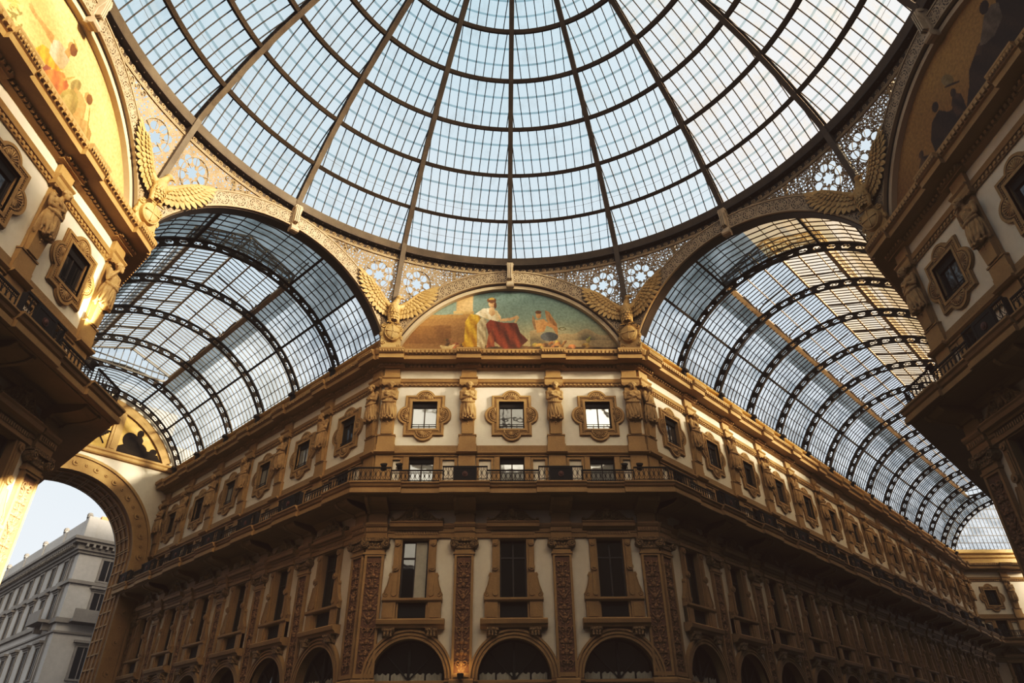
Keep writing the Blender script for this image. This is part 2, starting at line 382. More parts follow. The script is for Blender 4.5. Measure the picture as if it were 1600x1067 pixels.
# ------------------------------------------------------------------ wall pieces (front view, z is height above the floor)
def arc(cx, cz, r, a0, a1, n): return [(cx+r*cos(a0+(a1-a0)*i/n), cz+r*sin(a0+(a1-a0)*i/n)) for i in range(n+1)]
def rect(x0, x1, z0, z1): return [(x0, z0), (x1, z0), (x1, z1), (x0, z1)]
def spiral(cx, cz, r0, turns, sgn=1, a0=0., n=26, r1=.12): return [(cx+(r0*(1-(1-r1)*i/n))*cos(a0+sgn*2*pi*turns*i/n), cz+(r0*(1-(1-r1)*i/n))*sin(a0+sgn*2*pi*turns*i/n)) for i in range(n+1)]
def disc(mb, x, z, r, y0, y1, m=0, n=14): mb.plate(arc(x, z, r, 0, 2*pi*(n-1)/n, n-1), [], y0, y1, m)

# --- quatrefoil window
QZ = 19.37
def quat(d):
    hx, hz, r, ox, oz = 1.13-d, 1.27-d, .60-d, .93, 1.02
    pts = []
    for (cx, cz, base, h) in ((ox, 0, 0, hx-ox), (0, oz, pi/2, hz-oz), (-ox, 0, pi, hx-ox), (0, -oz, 3*pi/2, hz-oz)):
        a = math.acos(max(-1, min(1, h/r)))
        if base == 0: pts.append((hx, -hz))
        elif base == pi/2: pts.append((hx, hz))
        elif base == pi: pts.append((-hx, hz))
        else: pts.append((-hx, -hz))
        pts += arc(cx, cz, r, base-a, base+a, 14)
    return [(x, z+QZ) for x, z in pts]
def quatrefoil():
    hole = rect(-.715, .715, QZ-.85, QZ+.85)
    s = MB(); s.plate(quat(0), [hole], -.06, 0); s.plate(quat(.03), [quat(.14)], -.12, -.06); s.plate(quat(.24), [rect(-.8, .8, QZ-.93, QZ+.93)], -.085, -.06)
    s.plate(rect(-.84, .84, QZ-.97, QZ+.97), [hole], -.13, -.06)
    q = quat(.19)
    for i in range(len(q)):                                       # row of beads
        (xa, za), (xb, zb) = q[i], q[(i+1) % len(q)]; L = hypot(xb-xa, zb-za); k = max(1, int(L/.09))
        for j in range(k): x, z = xa+(xb-xa)*(j+.5)/k, za+(zb-za)*(j+.5)/k; s.box(x-.026, x+.026, -.10, -.06, z-.026, z+.026)
    sur = s.mesh('quatrefoil_surround', M['ochre'])
    shells = []
    for (cx, cz, b) in ((.86, 0, 0), (0, .97, pi/2), (-.86, 0, pi), (0, -.97, 3*pi/2)):
        f = MB(); R = .36; n = 9
        for i in range(n):
            a = b-pi/2*.95+pi*.95*(i+.5)/n
            p0 = (cx+.05*cos(a), -.08, QZ+cz+.05*sin(a)); p1 = (cx+R*cos(a), -.1, QZ+cz+R*sin(a)); f.capsule(p0, .015, p1, .048, 6, k=2)
        f.tube([(x, -.10, z+QZ) for x, z in arc(cx, cz, R+.06, b-pi/2, b+pi/2, 12)], .035, 5)
        shells.append(('shell_ornament', f.mesh('shell', M['statue'], True)))
    r = MB(); x, z0, z1 = .715, QZ-.85, QZ+.85
    for q in (((-x, z0), (x, z0)), ((x, z0), (x, z1)), ((x, z1), (-x, z1)), ((-x, z1), (-x, z0))): r.face([(q[0][0], -.1, q[0][1]), (q[1][0], -.1, q[1][1]), (q[1][0], .2, q[1][1]), (q[0][0], .2, q[0][1])])
    sash = MB(); sash.plate(rect(-.715, .715, z0, z1), [rect(-.66, -.03, z0+.06, z1-.06), rect(.03, .66, z0+.06, z1-.06)], .10, .17)
    pane = MB(); pane.face([(-.7, .14, z0), (.7, .14, z0), (.7, .14, z1), (-.7, .14, z1)])
    g = MB()
    for z in (z0+.16, z0+.30): g.tube([(-.715, .02, z), (.715, .02, z)], .022, 6)
    for xx in (-.3, .3): g.tube([(xx, .02, z0), (xx, .02, z0+.3)], .014, 5)
    blind = MB(); blind.box(-.66, .66, .06, .09, z1-.32, z1)
    return [('surround', sur, shells), ('reveal', r.mesh('reveal', M['ochre'])), ('sash', sash.mesh('sash', M['girder_dark']), [('pane', pane.mesh('pane', M['window']))]), ('guard_bar', g.mesh('guard_bar', M['iron'])), ('roller_blind', blind.mesh('roller_blind', M['dark']))], pane
# --- tall window with its carved frame
def tall_window():
    z0, z1, w = 9.4, 12.27, .67
    s = MB()
    for sg in (-1, 1):
        x0, x1 = sorted((sg*.76, sg*1.06)); s.box(x0, x1, -.16, 0, z0, z1); s.box(x0+.05, x1-.05, -.2, -.16, z0+.25, z1-.45)
        cx = (x0+x1)/2
        disc(s, cx, 10.85, .17, -.28, -.16); disc(s, cx, 10.85, .08, -.34, -.28); disc(s, cx, z1-.2, .14, -.24, -.16); disc(s, cx, z1-.2, .06, -.28, -.24); disc(s, cx, z0+.22, .13, -.22, -.16)
    s.plate(rect(-.77, .77, 8.45, z1+.08), [rect(-w, w, 8.5, z1)], -.1, .3)
    fr = s.mesh('window_frame', M['ochre'])
    scrolls = []
    for sg in (-1, 1):
        f = MB(); o = [(1.06, 9.42), (1.44, 9.42), (1.47, 9.6), (1.38, 9.75), (1.30, 9.95), (1.24, 10.2), (1.2, 10.4), (1.24, 10.5), (1.18, 10.62), (1.06, 10.6)]
        o = [(sg*x, z) for x, z in o]; f.plate(o if sg > 0 else o[::-1], [], -.17, 0)
        f.tube([(x, -.18, z) for x, z in spiral(sg*1.3, 9.58, .13, 1.4, -sg, pi/2)], .028, 5); f.tube([(sg*1.38, -.18, 9.72), (sg*1.27, -.18, 10.), (sg*1.2, -.18, 10.3), (sg*1.14, -.18, 10.55)], .03, 5)
        scrolls.append(('side_scroll', f.mesh('side_scroll', M['ochre'])))
    l = MB(); l.box(-1.17, 1.17, -.2, 0, z1+.06, z1+.2); l.box(-1.13, 1.13, -.15, 0, z1+.2, z1+.46)
    for i in range(17): x = -1.04+i*.13; l.box(x-.035, x+.035, -.2, -.15, z1+.25, z1+.41)
    l.extrude_x([(0, z1+.46), (-.22, z1+.48), (-.27, z1+.56), (-.42, z1+.6), (-.44, z1+.76), (-.5, z1+.82), (-.5, z1+.86), (0, z1+.86)], -1.36, 1.36)
    co = l.mesh('cornice', M['ochre'])
    zb = z1+.86
    p = MB(); half = [(0, .95), (.14, .93), (.26, .74), (.46, .70), (.64, .55), (.8, .34), (1.02, .2), (1.22, .17), (1.34, .26), (1.36, .0)]
    o = [(x, zb+z) for x, z in half]+[(-x, zb+z) for x, z in reversed(half[1:])]
    p.plate(o[::-1], [], -.22, -.02)
    for sg in (-1, 1):
        p.tube([(x, -.25, z) for x, z in spiral(sg*.44, zb+.36, .27, 1.8, sg, pi/2)], .042, 6)
        p.tube([(sg*.5, -.24, zb+.64), (sg*.72, -.24, zb+.4), (sg*.95, -.24, zb+.2), (sg*1.2, -.24, zb+.12)], .05, 6)
        p.ball((sg*1.28, -.24, zb+.18), .09); p.ball((sg*.44, -.27, zb+.36), .08)
        for k in range(3): p.ball((sg*(.1+.07*k), -.24, zb+.98-.05*k), .06, (1, 1, 1.5), n=6)
    p.ball((0, -.24, zb+1.06), .07, (1, 1, 1.6), n=6)
    h = MB(); h.ball((0, -.3, zb+.42), .17, (.85, .8, 1.15)); h.ball((0, -.45, zb+.4), .04, (.8, 1, 1.3)); h.ball((0, -.3, zb+.62), .16, (1.15, .8, .5)); h.ball((0, -.38, zb+.28), .06, (1.2, .8, .6))
    for sg in (-1, 1): h.ball((sg*.06, -.43, zb+.46), .025); h.capsule((sg*.17, -.28, zb+.52), .06, (sg*.2, -.26, zb+.2), .03, 6)
    hm = h.mesh('mask_head', M['statue'], True)
    pe = p.mesh('pediment', M['carved'])
    st = MB(); st.extrude_x([(0, 9.22), (-.24, 9.24), (-.3, 9.3), (-.3, 9.4), (0, 9.42)], -1.46, 1.46)
    for sg in (-1, 1):
        x0, x1 = sorted((sg*.78, sg*1.42)); st.box(x0, x1, -.2, 0, 8.4, 9.24); st.box(x0+.1, x1-.1, -.24, -.2, 8.5, 9.15); st.box(min(sg*1.1, sg*1.42), max(sg*1.1, sg*1.42), -.17, 0, 8.4, 9.24)
    sm = st.mesh('parapet', M['ochre'])
    lg = MB(); lg.extrude_x([(0, 8.0), (-.3, 8.03), (-.36, 8.14), (-.46, 8.18), (-.5, 8.36), (-.44, 8.42), (0, 8.44)], -1.62, 1.62)
    cons = []
    for sg in (-1, 1):
        c = MB(); c.extrude_x([(0, 7.62), (-.1, 7.62), (-.2, 7.68), (-.24, 7.78), (-.34, 7.84), (-.42, 7.9), (-.44, 8.02), (0, 8.02)], sg*1.02-.29, sg*1.02+.29)
        for k in range(3): c.box(sg*1.02-.2+k*.15, sg*1.02-.1+k*.15, -.4, -.2, 7.66, 7.98)
        cons.append(('console', c.mesh('console', M['carved'])))
    pn = MB(); pn.box(-.67, .67, .02, .08, 8.5, 9.22); pn.plate(rect(-.6, .6, 8.56, 9.16), [rect(-.5, .5, 8.66, 9.06)], -.0, .02)
    sa = MB(); sa.plate(rect(-w, w, z0, z1), [rect(-.6, -.04, z0+.08, z1-.9), rect(.04, .6, z0+.08, z1-.9), rect(-.6, -.04, z1-.82, z1-.06), rect(.04, .6, z1-.82, z1-.06)], .2, .27)
    pa = MB(); pa.face([(-w, .25, 8.5), (w, .25, 8.5), (w, .25, z1), (-w, .25, z1)])
    return [('window_frame', fr, scrolls), ('cornice', co), ('pediment', pe, [('mask_head', hm)]), ('parapet', sm, [('panel', pn.mesh('panel', M['dark']))]), ('ledge', lg.mesh('ledge', M['ochre']), cons),
            ('sash', sa.mesh('tall_sash', M['girder_dark']), [('pane', pa.mesh('tall_pane', M['window']))])]
# --- arched shop window
def arched_window():
    zc, r0, r1 = 5.85, 1.72, 2.13
    a = MB()
    def half(r, y0, y1, rr): a.plate(arc(0, zc, r, 0, pi, 32)+[(-rr, zc)]+arc(0, zc, rr, pi, 0, 32)[1:], [], y0, y1)
    half(r1, -.12, 0, r0); half(r1, -.2, -.12, r1-.1); half(r1-.16, -.18, -.12, r1-.26); half(r0+.1, -.16, -.12, r0)
    for i in range(34): t = pi*(i+.5)/34; x, z = (r0+.17)*cos(t), zc+(r0+.17)*sin(t); a.ball((x, -.13, z), .035, n=6)
    for sg in (-1, 1):
        x0, x1 = sorted((sg*r0, sg*r1)); a.box(x0, x1, -.12, 0, .3, zc)
        a.extrude_x([(0, 5.62), (-.16, 5.62), (-.24, 5.72), (-.24, 5.78), (0, 5.8)], x0-.03, x1+.03)
    am = a.mesh('archivolt', M['ochre'])
    rv = MB(); pts = [(r0, .3)]+arc(0, zc, r0, 0, pi, 32)+[(-r0, .3)]
    for p, q in zip(pts, pts[1:]): rv.face([(p[0], -.1, p[1]), (q[0], -.1, q[1]), (q[0], .5, q[1]), (p[0], .5, p[1])])
    gl = MB(); gl.plate(pts, [], .45, .47)
    mu = MB(); mu.box(-.06, .06, .34, .42, .3, zc+r0); mu.box(-r0, r0, .34, .42, 5.62, 5.78)
    for t in (pi/4, 3*pi/4): mu.beam((0, .38, zc), (r0*cos(t), .38, zc+r0*sin(t)), .05, .05, (0, 1, 0))
    mu.strip([(x, .38, z) for x, z in arc(0, zc, r0-.03, 0, pi, 24)], .06, .08, (0, 1, 0))
    cu = MB(); n = 40
    for i in range(n):
        x0, x1 = -r0+.08+(2*r0-.16)*i/n, -r0+.08+(2*r0-.16)*(i+1)/n
        if i % 10 == 9: continue
        cu.face([(x0, .41+.02*(i % 2), 5.8), (x1, .41+.02*((i+1) % 2), 5.8), (x1, .41+.02*((i+1) % 2), 6.12+.05*sin(i*1.9)), (x0, .41+.02*(i % 2), 6.12+.05*sin(i*1.9-1.9))])
    return [('archivolt', am), ('reveal', rv.mesh('arch_reveal', M['ochre'])), ('glazing_bar', mu.mesh('arch_bar', M['iron'])), ('glass', gl.mesh('arch_glass', M['window'])), ('cafe_curtain', cu.mesh('cafe_curtain', M['curtain']))]
# --- pilaster of the main storey
def pilaster(hw=.48):
    s = MB(); s.box(-hw-.1, hw+.1, -.2, 0, 0, 1.2); s.box(-hw, hw, -.14, 0, 1.2, 5.45); s.extrude_x([(0, 5.45), (-.2, 5.48), (-.3, 5.6), (-.3, 5.76), (-.2, 5.84), (0, 5.86)], -hw-.08, hw+.08)
    s.box(-hw, hw, -.1, 0, 5.85, 11.75); s.plate(rect(-hw, hw, 5.9, 11.55), [rect(-hw+.12, hw-.12, 6.08, 11.42)], -.18, -.1); s.box(-hw-.06, hw+.06, -.22, 0, 11.52, 11.62)
    s.box(-hw, hw, -.16, 0, 11.62, 11.8)
    sh = s.mesh('shaft', M['ochre'])
    r = MB(); r.box(-hw+.12, hw-.12, -.11, -.1, 6.08, 11.42, 1)
    rnd = random.Random(3); z = 6.3
    while z < 11.2:
        k = rnd.choice((0, 1, 2))
        if k == 0:
            for sg in (-1, 1): r.tube([(x, -.15, zz) for x, zz in spiral(sg*.15, z+.2, .15, 1.3, sg, -pi/2, 14)], .032, 5)
            r.ball((0, -.13, z+.2), .08, (1, .8, 1.8), n=6); z += .5
        elif k == 1:
            r.lathe([(.03, 0), (.10, .08), (.12, .2), (.07, .3), (.10, .36), (.03, .44)], 8, (0, -.13, z))
            for sg in (-1, 1): r.capsule((sg*.1, -.14, z+.2), .05, (sg*.27, -.13, z+.42), .03, 6)
            z += .56
        else:
            r.ball((0, -.13, z+.16), .12, (1, .8, 1.1), n=8)
            for sg in (-1, 1): r.ball((sg*.2, -.12, z+.1), .09, (1.3, .7, .8), n=6); r.ball((sg*.14, -.12, z+.32), .07, (1.4, .7, .7), n=6)
            z += .48
    r.tube([(.02*sin(zz*7), -.125, zz) for zz in [6.2+.2*i for i in range(26)]], .028, 5)
    for i in range(30):
        zz = 6.2+.17*i
        for sg in (-1, 1): r.ball((sg*(.13+.09*(i % 3)), -.115, zz), .062, (1.5, .6, .7), Matrix.Rotation(-sg*.7, 3, 'Y'), 6)
    rel = r.mesh('relief_panel', [M['relief'], M['ground']])
    c = MB(); c.box(-hw-.04, hw+.04, -.22, 0, 11.8, 12.16); c.extrude_x([(0, 12.2), (-.34, 12.22), (-.36, 12.32), (0, 12.34)], -hw-.2, hw+.2)
    for sg in (-1, 1):
        disc(c, sg*(hw+.04), 12.03, .2, -.34, -.0); c.tube([(x, -.36, zz) for x, zz in spiral(sg*(hw+.04), 12.03, .19, 1.6, -sg, pi/2, 22)], .035, 5)
    for i in range(5): c.ball((-.32+.16*i, -.24, 12.04), .07, (1, .8, 1.5), n=6)
    c.tube([(-hw, -.34, 12.2), (0, -.34, 12.17), (hw, -.34, 12.2)], .04, 5)
    cap = c.mesh('capital', M['carved'])
    e = MB(); e.extrude_x([(0, 12.34), (-.22, 12.36), (-.24, 12.6), (-.3, 12.64), (-.3, 12.86), (-.36, 12.9), (-.42, 13.0), (-.42, 13.1), (0, 13.12)], -hw-.06, hw+.06)
    for i in range(7): x = -.39+i*.13; e.box(x-.03, x+.03, -.34, -.3, 12.68, 12.82)
    e.box(-hw-.0, hw+.0, -.2, 0, 13.1, 14.1)
    return [('shaft', sh, [('relief_panel', rel)]), ('capital', cap), ('entablature_block', e.mesh('entablature', M['ochre']))]
def balcony_bracket():
    b = MB()
    b.extrude_x([(0, 13.62), (-.3, 13.64), (-.36, 13.74), (-.9, 13.8), (-1.3, 13.9), (-1.5, 14.02), (-1.5, 14.12), (0, 14.12)], -.56, .56)
    for x in (-.56, .4): b.extrude_x([(0, 13.55), (-.34, 13.57), (-.42, 13.7), (-1., 13.76), (-1.4, 13.86), (-1.56, 14.0), (-1.56, 14.12), (0, 14.12)], x, x+.16)
    k = MB(); k.extrude_x([(0, 14.13), (-1.9, 14.13), (-1.92, 14.15), (-1.92, 14.36), (-1.82, 14.4), (-1.82, 14.46), (-1.9, 14.5), (-1.95, 14.6), (-2.02, 14.66), (-2.02, 14.73), (0, 14.745)], -1.28, 1.28)
    return [('bracket', b.mesh('balcony_bracket', M['ochre'])), ('slab_break', k.mesh('slab_break', M['ochre']))]
# --- upper pilaster behind the statue
def upper_pilaster(hw=.47):
    s = MB(); s.box(-hw, hw, -.16, 0, 14.7, 16.95); s.box(-hw-.04, hw+.04, -.2, 0, 17.08, 17.55); s.extrude_x([(0, 16.9), (-.3, 16.95), (-.4, 17.02), (-.4, 17.1), (0, 17.12)], -hw-.1, hw+.1)
    s.box(-.36, .36, -.12, 0, 17.55, 21.25); s.box(-hw, hw, -.2, 0, 17.55, 18.05); s.box(-hw-.03, hw+.03, -.24, 0, 18.05, 18.12)
    s.extrude_x([(0, 21.22), (-.3, 21.25), (-.34, 21.4), (-.3, 21.44), (-.3, 21.6), (-.38, 21.68), (-.38, 21.74), (0, 21.76)], -hw-.06, hw+.06)
    s.box(-hw+.03, hw-.03, -.17, 0, 21.74, 22.4)
    d = MB()                                                    # tapering pedestal with its drop of leaves
    b = len(d.v); d.v += [(-.30, -.3, 18.12), (.30, -.3, 18.12), (.30, 0, 18.12), (-.30, 0, 18.12), (-.34, -.36, 19.05), (.34, -.36, 19.05), (.36, 0, 19.05), (-.36, 0, 19.05)]
    for q in ((0, 1, 5, 4), (1, 2, 6, 5), (3, 0, 4, 7), (4, 5, 6, 7), (0, 3, 2, 1)): d.f.append(tuple(b+i for i in q)); d.m.append(0)
    o = MB()
    for i in range(4):
        z = 18.95-.12*i; w = .15-.025*i; o.ball((0, -.37+.03*i, z), .06, n=6)
        for sg in (-1, 1): o.ball((sg*w, -.36+.03*i, z+.02), .055, (1.4, .7, .8), n=6)
    cb = MB()
    pr = [(0, 22.35), (-.32, 22.37), (-.32, 22.42), (-.42, 22.44), (-.42, 22.56), (-.5, 22.58), (-1.08, 22.6), (-1.08, 22.86), (-1.16, 22.9), (-1.26, 23.12), (-1.26, 23.2), (0, 23.26)]
    cb.extrude_x(pr, -.72, .72)
    for i in range(6): x = -.6+i*.24; cb.box(x-.06, x+.06, -.5, -.42, 22.44, 22.56)
    for i in range(9): cb.ball((-.64+i*.16, -1.24, 23.0), .06, (1, .6, 1.5), n=6)
    return [('shaft', s.mesh('upper_shaft', M['ochre'])), ('tapered_pedestal', d.mesh('pedestal', M['ochre']), [('leaf_drop', o.mesh('leaf_drop', M['statue']))]), ('cornice_break', cb.mesh('cornice_break', M['ochre']))]
# --- attic window behind the balcony
def attic_window():
    z0, z1 = 14.75, 16.82; f = MB(); f.plate(rect(-.98, .98, z0, z1+.1), [rect(-.68, .68, z0, z1)], -.1, .25)
    f.box(-1.98, 1.98, -.14, 0, 16.84, 16.94)
    for sg in (-1, 1):
        f.plate(rect(min(sg*1.0, sg*1.96), max(sg*1., sg*1.96), z0, z1), [rect(min(sg*1.12, sg*1.84), max(sg*1.12, sg*1.84), z0+.1, z1-.12)], -.07, 0)
        f.plate(rect(min(sg*1.08, sg*1.88), max(sg*1.08, sg*1.88), z0+.06, z1-.06), [rect(min(sg*1.15, sg*1.81), max(sg*1.15, sg*1.81), z0+.14, z1-.16)], -.11, -.07)
    sa = MB(); sa.plate(rect(-.68, .68, z0, z1), [rect(-.62, -.03, z0+.06, z1-.06), rect(.03, .62, z0+.06, z1-.06)], .15, .22)
    pa = MB(); pa.face([(-.66, .2, z0), (.66, .2, z0), (.66, .2, z1), (-.66, .2, z1)]); bl = MB(); bl.box(-.66, .66, .1, .14, z1-.3, z1)
    return [('window_frame', f.mesh('attic_frame', M['ochre'])), ('sash', sa.mesh('attic_sash', M['girder_dark']), [('pane', pa.mesh('attic_pane', M['window']))]), ('roller_blind', bl.mesh('attic_blind', M['dark']))]
# --- wrought iron railing
def balusters(mb, x0, x1, y, z0, z1):
    n = max(2, round((x1-x0)/.25)); w = (x1-x0)/n; h = z1-z0
    for i in range(n+1): x = x0+w*i; mb.beam((x, y, z0), (x, y, z1), .026, .026, (0, 1, 0))
    for i in range(n):
        c = x0+w*(i+.5)
        for sg in (-1, 1): mb.tube([(c+sg*(.03+.07*sin(pi*t/6)), y, z0+h*(.36+.46*t/6)) for t in range(7)], .013, 4)
        mb.tube([(x, y, z) for x, z in arc(c, z0+h*.92, .05, 0, 2*pi*9/10, 9)], .011, 4, closed=True)
        for sg in (-1, 1): mb.tube([(x, y, z) for x, z in spiral(c+sg*.055, z0+h*.17, .058, 1.2, sg, 0, 9, .3)], .014, 4)
        mb.ball((c, y, z0+h*.3), .028, n=5)
def railing_bay(hl):
    z0, z1, y = 14.74, 15.5, -1.42
    t = MB(); t.box(-hl, hl, y-.035, y+.035, z1-.03, z1+.03)
    b = MB(); balusters(b, -hl, hl, y, z0+.04, z1-.03)
    r = MB(); r.box(-hl, hl, y-.025, y+.025, z0, z0+.05); r.box(-hl, hl, y-.015, y+.015, z0+.2, z0+.225); r.box(-hl, hl, y-.015, y+.015, z1-.15, z1-.125)
    return [('handrail', t.mesh('handrail', M['iron'])), ('ironwork', b.mesh('ironwork', M['iron'])), ('bottom_rail', r.mesh('bottom_rail', M['iron']))]
def railing_pier(hw=1.12):
    z0, z1, y = 14.76, 15.58, -1.74
    p = MB(); p.box(-.58, .58, y-.03, y+.03, z0, z1); p.plate(rect(-.54, .54, z0+.04, z1-.04), [rect(-.46, .46, z0+.12, z1-.12)], y-.05, y-.03)
    md = MB(); disc(md, 0, (z0+z1)/2, .15, y-.07, y-.03, n=18); md.ball((0, y-.07, (z0+z1)/2), .1, (1, .5, 1.2), n=8)
    iw = []
    for sg in (-1, 1):
        b = MB(); balusters(b, min(sg*hw, sg*.6), max(sg*hw, sg*.6), y, z0+.03, z1-.03)
        b.beam((sg*hw, y, z0), (sg*hw, y+.2, z0), .03, .03); b.box(min(sg*hw, sg*(hw+.03)), max(sg*hw, sg*(hw+.03)), y, y+.2, z0, z1); iw.append(('ironwork', b.mesh('pier_ironwork', M['iron'])))
    t = MB(); t.box(-hw-.04, hw+.04, y-.04, y+.04, z1-.03, z1+.03); t.box(-hw, hw, y-.025, y+.025, z0, z0+.05)
    return [('solid_panel', p.mesh('solid_panel', M['iron']), [('medallion', md.mesh('medallion', M['medal'], True))]), iw[0], iw[1], ('handrail', t.mesh('pier_handrail', M['iron']))]
# --- statues carrying the cornice
def caryatid(kind):
    q = MB(); y = -.40
    tilt = .06 if kind else -.06
    q.capsule((0, y, 19.95), .27, (0, y-.02, 20.45), .31, 12); q.capsule((-.2, y-.03, 20.6), .22, (.2, y-.03, 20.6), .22, 12)     # belly, chest
    q.ball((0, y-.05, 20.02), .27, (1.05, 1, .8))
    for sg in (-1, 1):
        q.ball((sg*.15, y-.2, 20.58), .13 if kind else .11, (1, .8, 1)); q.ball((sg*.42, y, 20.7), .16)
        q.capsule((sg*.43, y, 20.68), .125, (sg*.46, y-.08, 20.28), .105, 9)                        # upper arm
    if kind: 
        for sg in (-1, 1): q.capsule((sg*.44, y-.08, 20.3), .10, (-sg*.12, y-.33, 20.38+sg*.05), .07, 9); q.ball((-sg*.17, y-.33, 20.4+sg*.05), .075, (1.3, .8, 1))
    else:
        q.capsule((.44, y-.08, 20.3), .10, (.05, y-.34, 20.1), .07, 9); q.ball((0, y-.34, 20.1), .075)
        q.capsule((-.44, y-.08, 20.3), .10, (-.28, y-.3, 20.7), .07, 9); q.capsule((-.28, y-.3, 20.7), .07, (-.1, y-.24, 20.85), .06, 9)
    q.capsule((0, y-.02, 20.72), .13, (tilt*.5, y-.14, 21.0), .12, 9)                              # neck
    hy = y-.24; hz = 21.06
    q.ball((tilt, hy, hz), .20, (.88, 1.0, 1.2)); q.ball((tilt, hy-.21, hz-.03), .05, (.8, 1, 1.4)); q.ball((tilt, hy+.06, hz+.1), .22, (1.05, 1.02, .85))
    for k in range(9): a = pi*k/8; q.ball((tilt+.21*cos(a), hy+.03, hz+.05+.14*sin(a)), .085, n=6)
    if not kind: q.ball((tilt, hy-.17, hz-.17), .10, (1, .8, 1.3))
    for sg in (-1, 1): q.ball((tilt+sg*.08, hy-.185, hz+.06), .035, n=6)
    # draped skirt with folds, ending in a hem
    b = len(q.v); n = 44; rows = [(20.12, .33, .0), (19.95, .40, .05), (19.7, .44, .11), (19.4, .44, .15), (19.12, .43, .19), (18.98, .36, .14), (18.92, .1, 0)]
    for z, r, f in rows:
        for j in range(n):
            a = 2*pi*j/n; rr = r*(1+f*(1 if j % 4 < 2 else -1)); zz = z-(.09*sin(a*5) if f > .09 else 0)
            q.v.append((rr*1.05*cos(a), y+.02+rr*.9*sin(a), zz))
    for i in range(len(rows)-1):
        for j in range(n): q.f.append((b+i*n+j, b+(i+1)*n+j, b+(i+1)*n+(j+1) % n, b+i*n+(j+1) % n)); q.m.append(0)
    q.f.append(tuple(b+j for j in range(n))); q.m.append(0); q.f.append(tuple(b+(len(rows)-1)*n+j for j in reversed(range(n)))); q.m.append(0)
    for k in range(9):                                          # slung drapery
        a0_ = pi+pi*k/8; sg_ = 1 if kind else -1
        q.tube([((.36+.12*t)*1.05*cos(a0_+sg_*.55*t), y+.02+(.36+.10*t)*.9*sin(a0_+sg_*.55*t), 20.08-1.05*t-.05*sin(3*t+k)) for t in [i/7 for i in range(8)]], [.03+.045*sin(pi*(i+.6)/8) for i in range(8)], 6)
    for k in range(7): a = pi*1.1+pi*.8*k/6; q.ball((.40*cos(a), y+.38*sin(a), 19.02-.07*(k % 2)), .085, (1, 1, .9), n=7)
    q.tube([(.4*cos(a), y+.36*sin(a)-.03, 20.12-.16*sin((a-pi))) for a in [pi+pi*i/10 for i in range(11)]], .07, 6)
    for k in range(9):                                          # belt of cloth
        a = pi+pi*k/8; q.ball((.33*cos(a), y+.3*sin(a), 20.12-.05*sin(pi*k/8)), .085, n=6)
    q.v = [(x*.9, (vy-y)*.82-.32, z) for x, vy, z in q.v]
    body = remesh(q, 'figure', M['statue'], .023, 0)
    v = MB()
    for sg in (-1, 1): v.tube([(x, -.26, z) for x, z in spiral(sg*.38, 21.28, .11, 1.4, sg, pi/2, 16)], .04, 5)
    v.box(-.42, .42, -.3, 0, 21.32, 21.42)
    return [('figure', body), ('volute_capital', v.mesh('volute_capital', M['statue']))]
def floodlight(side):
    h = MB(); h.lathe([(.0, -.16), (.1, -.16), (.12, -.1), (.13, .05), (.19, .17), (.18, .19)], 14, (0, 0, 0)); g = MB(); g.lathe([(.0, .165), (.165, .165)], 14)
    R = Matrix.Rotation(radians(35), 3, 'X')
    for mb in (h, g): mb.v = [tuple(R @ Vector(p)+Vector((0, -1.3, 15.72))) for p in mb.v]
    y = MB(); y.tube([(-.15, -1.3, 15.74), (-.15, -1.32, 15.58), (0, -1.36, 15.5), (.15, -1.32, 15.58), (.15, -1.3, 15.74)], .02, 5); y.tube([(0, -1.42, 15.5), (0, -1.36, 15.5)], .03, 5)
    return [('housing', h.mesh('housing', M['iron'], True)), ('lens', g.mesh('lens', M['dark'])), ('yoke', y.mesh('yoke', M['iron']))]
# ------------------------------------------------------------------ build the walls
def wall_mesh(name, spans, zt=23.2, y=.015):
    """plaster sheet with the window and arch openings cut out; spans = [(x0, x1, [bay centres])]"""
    w = MB()
    for x0, x1, bays in spans:
        xs = sorted([x0, x1]+[(a+b)/2 for a, b in zip(sorted(bays), sorted(bays)[1:])])
        if not bays: w.face([(x0, y, 0), (x1, y, 0), (x1, y, zt), (x0, y, zt)]); continue
        for (a, b), c in zip(zip(xs, xs[1:]), sorted(bays)):
            def cell(l, r, z0, z1): w.face([(l, y, z0), (r, y, z0), (r, y, z1), (l, y, z1)])
            zs = 8.0; A_ = arc(c, 5.85, 1.75, 0, pi, 24)
            cell(a, c-1.75, 0, 5.85); cell(c+1.75, b, 0, 5.85); cell(a, c-1.75, 5.85, zs); cell(c+1.75, b, 5.85, zs)
            for p, q in zip(A_, A_[1:]): w.face([(p[0], y, p[1]), (q[0], y, q[1]), (q[0], y, zs), (p[0], y, zs)])
            for z0, z1, h in ((8.0, 8.48, 0), (8.48, 12.3, .72), (12.3, 14.72, 0), (14.72, 16.84, .7), (16.84, QZ-.86, 0), (QZ-.86, QZ+.86, .73), (QZ+.86, zt, 0)):
                if h: cell(a, c-h, z0, z1); cell(c+h, b, z0, z1)
                else: cell(a, b, z0, z1)
    return w.mesh(name, M['plaster'], fix=False)
def fbays(fr): return [x for f, x, _ in BAYS if f == fr]
